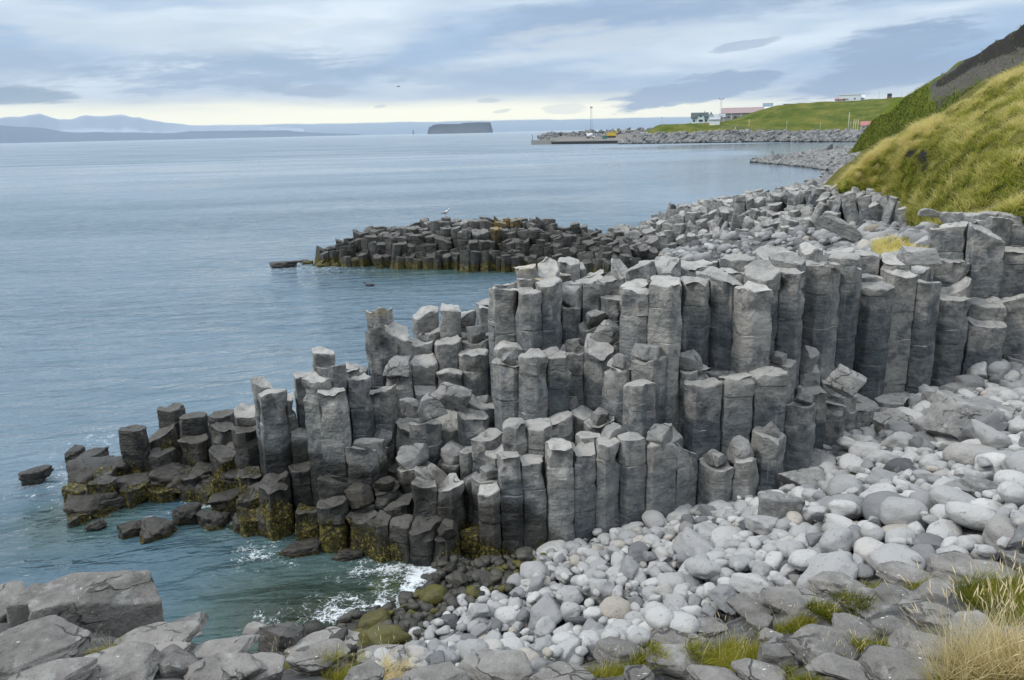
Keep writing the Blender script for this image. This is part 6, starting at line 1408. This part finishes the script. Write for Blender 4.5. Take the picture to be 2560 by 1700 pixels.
# ------------------------------------------------------------------ what each column and each cobble is called
FINISH = True
def spot(px, py):
    return proj
def near_mark(px, py, marks):
    k = min(range(len(marks)), key=lambda i: (marks[i][0]-px)**2+((marks[i][1]-py)*1.3)**2); return marks[k]
ORD = ['first', 'second', 'third', 'fourth', 'fifth', 'sixth', 'seventh', 'eighth', 'ninth', 'tenth', 'eleventh', 'twelfth', 'thirteenth', 'fourteenth', 'fifteenth', 'sixteenth', 'seventeenth', 'eighteenth', 'nineteenth', 'twentieth', 'twenty first', 'twenty second', 'twenty third', 'twenty fourth', 'twenty fifth']
def side(dx, dy):
    if abs(dx) > 1.6*abs(dy): return 'right of' if dx > 0 else 'left of'
    if abs(dy) > 1.6*abs(dx): return 'below' if dy > 0 else 'above'
    return ('lower right of' if dx > 0 else 'lower left of') if dy > 0 else ('upper right of' if dx > 0 else 'upper left of')
def name_all(items, marks, fmt):
    """items: (obj, px, py, look). Label = look + how it lies from the nearest landmark, counted outwards where several fit."""
    bins = {}
    for o, px, py, look in items:
        m = near_mark(px, py, marks); dx, dy = px-m[0], py-m[1]; bins.setdefault((m[2], side(dx, dy), look), []).append((dx*dx+dy*dy, o))
    used = set()
    for (mk, sd, look), L in sorted(bins.items()):
        L.sort(key=lambda t: t[0])
        for i, (_, o) in enumerate(L):
            lb = fmt(look, '' if len(L) == 1 else ('nearest' if i == 0 else ORD[min(i, 24)]+' out'), sd, mk)
            assert lb not in used, lb
            used.add(lb); yield o, lb
CFMT = lambda lk, n, sd, mk: f'{lk} column, {n+", " if n else ""}{sd} {mk}'
CMARK = [(300, 1250, 'the weedy end of the tip'), (410, 1040, 'the dark tip'), (560, 1100, 'the low saddle of the tip'), (680, 1050, 'the dark pillar wall'), (740, 1250, 'the black inlet corner'), (900, 1000, 'the seaward face'), (900, 1330, 'the weedy waterline'),
         (960, 800, 'the seaward crest'), (1055, 1025, 'the tilted fallen block'), (1126, 990, 'the large pale fallen block'), (1100, 850, 'the seaward slope'), (1080, 1250, 'the dark lower wall'), (1250, 1330, 'the foam corner'), (1240, 870, 'the upper seaward steps'), (1300, 720, 'the lone high corner'),
         (1320, 1160, 'the tall lower pillars'), (1380, 980, 'the middle ledge'), (1450, 1220, 'the lower wall'), (1460, 780, 'the upper steps'), (1560, 1010, 'the middle wall'), (1590, 1280, 'the foot of the lower wall'), (1600, 660, 'the plateau edge'), (1640, 800, 'the cliff start'), (1700, 1180, 'the wall over the cobbles'),
         (1780, 640, 'the flat plateau'), (1800, 800, 'the tall cliff'), (1830, 1000, 'the middle blocks'), (1850, 1200, 'the cobble edge'), (1949, 1286, 'the lone column stump'), (1990, 760, 'the highest cliff columns'), (2040, 640, 'the upper plateau'), (2035, 1080, 'the stubs by the cobbles'), (2111, 958, 'the leaning pale block'),
         (2130, 820, 'the cliff bend'), (2200, 680, 'the plateau corner'), (2236, 1068, 'the pentagon column end'), (2298, 640, 'the lone block on top'), (2300, 860, 'the cliff shoulder'), (2400, 640, 'the stacked blocks'), (2410, 1050, 'the largest boulder'), (2420, 880, 'the cliff recess'), (2500, 620, 'the big end columns'), (2520, 830, 'the end cliff')]
FMARK = [(780, 650, 'the weedy far end'), (880, 620, 'the low far point'), (1000, 620, 'the gull rock'), (1113, 600, 'the seagull'), (1200, 620, 'the middle of the far point'), (1250, 560, 'the yellow lichen'), (1350, 620, 'the root of the far point'), (1480, 620, 'the isthmus'), (1600, 590, 'the skyline block'), (1680, 580, 'the far outcrop front'), (1800, 560, 'the far outcrop'), (1900, 540, 'the far outcrop top'), (2000, 540, 'the outcrop below the hill'), (2095, 560, 'the tilted block under the hill'), (2160, 520, 'the dark columns under the hill'), (2240, 530, 'the hill foot')]
items = []; fitems = []
for o, c in COLUMNS:
    px, py = proj((*c['c'], c['z'])); h = c['z']-max(c['low'], 0); wz_ = np.interp(c['c'][0], [-9, -5.2, -2, 0, 1.2, 2.4], [2.5, 1.75, 1.45, 1.05, .6, -9])
    look = ('dark wet ' if c['z'] < wz_ else 'grey ') + ('tall' if h > 1.2 else 'medium' if h > .55 else 'short')
    if c['far']: look = 'small far ' + look
    (fitems if c['far'] else items).append((o, px, py, look)); tag(o, None, 'rock column', 'standing basalt columns', 'thing')
for o, lb in [*name_all(items, CMARK, CFMT), *name_all(fitems, FMARK, CFMT)]: o['label'] = lb
if 0: name_all(items, CMARK, 0)
SMARK = [(p[1][0]/2+p[1][2]/2, p[1][1]/2+p[1][3]/2, n) for p, n in []]
SMARK = [(1085, 1508, 'the dark round boulder'), (935, 1572, 'the olive boulder'), (760, 1600, 'the pale flat slab'), (1045, 1640, 'the tan stone at the slab'), (1130, 1580, 'the lower pebble fan'), (1225, 1660, 'the large smooth slab'), (1270, 1500, 'the middle of the lower beach'), (1340, 1415, 'the pillar foot'), (1250, 1420, 'the dark wet stones'),
         (1400, 1600, 'the lower slab edge'), (1480, 1470, 'the two egg shaped stones'), (1545, 1550, 'the big oval cobble'), (1560, 1630, 'the blue grey boulder'), (1560, 1360, 'the lower wall'), (1680, 1480, 'the mottled stones'), (1745, 1570, 'the brown pointed slab'), (1720, 1340, 'the stepped wall'), (1880, 1480, 'the brownish slab'), (1870, 1390, 'the mottled hole rock'),
         (1949, 1290, 'the column stump'), (2000, 1420, 'the central white stones'), (2013, 1206, 'the ringed boulder'), (2114, 1258, 'the heart shaped rock'), (2100, 1420, 'the reddish domed rock'), (2182, 1412, 'the big white stone'), (2215, 1310, 'the big smooth stone'), (2154, 1130, 'the cracked slab'), (2269, 1394, 'the pointed brown rock'), (2290, 1150, 'the gap under the largest boulder'),
         (2318, 1300, 'the egg shaped stone'), (2408, 1235, 'the striped boulder'), (2410, 1055, 'the largest boulder'), (2390, 1360, 'the sharp grey rock'), (2440, 1430, 'the pale grey slab'), (2492, 1110, 'the tabular block'), (2530, 1350, 'the big pale slab'), (2530, 1220, 'the beach corner')]
nm = {'round': 'rounded grey', 'white': 'chalky pale', 'tan': 'warm tan', 'mottled': 'mottled grey', 'block': 'angular grey', 'dark': 'dark angular', 'wet': 'wet dark', 'olive': 'olive', 'darkround': 'dark round'}
items = []
for o, s in COBBLES:
    sz = 'large' if s['a'] > .24 else 'small' if s['a'] < .13 else 'middling'
    items.append((o, s['px'], s['py'], f"{sz} {nm[s['kind']]}")); tag(o, None, 'stone', 'cobbles on the beach')
for o, lb in name_all(items, SMARK, lambda lk, n, sd, mk: f'{lk} cobble, {n+", " if n else ""}{sd} {mk}'): o['label'] = lb

items = []
for o, px, py, s_, wt in BLOCKS:
    items.append((o, px, py, ('wet dark ' if wt > .5 else 'grey ') + ('larger' if s_ > .19 else 'smaller'))); tag(o, None, 'boulder', 'tumbled blocks on the column tops', 'thing')
for o, lb in name_all(items, CMARK, lambda lk, n, sd, mk: f'{lk} loose block, {n+", " if n else ""}{sd} {mk}'): o['label'] = lb
# ------------------------------------------------------------------ the air
def build_haze():
    m = bpy.data.materials.new('haze'); m.use_nodes = True; t = NT(m.node_tree); t.n.clear(); out = t.node('ShaderNodeOutputMaterial')
    v = t.node('ShaderNodeVolumePrincipled'); v.inputs['Color'].default_value = (.68, .82, .97, 1); v.inputs['Density'].default_value = HAZE; v.inputs['Anisotropy'].default_value = 0.
    t.l.new(v.outputs[0], out.inputs['Volume'])
    o = mesh('haze', *boxgeo(-15000, 15000, -15000, 15000, -9., 560.), m, smooth=False); o['kind'] = 'stuff'
HAZE = 5.5e-5
build_haze()
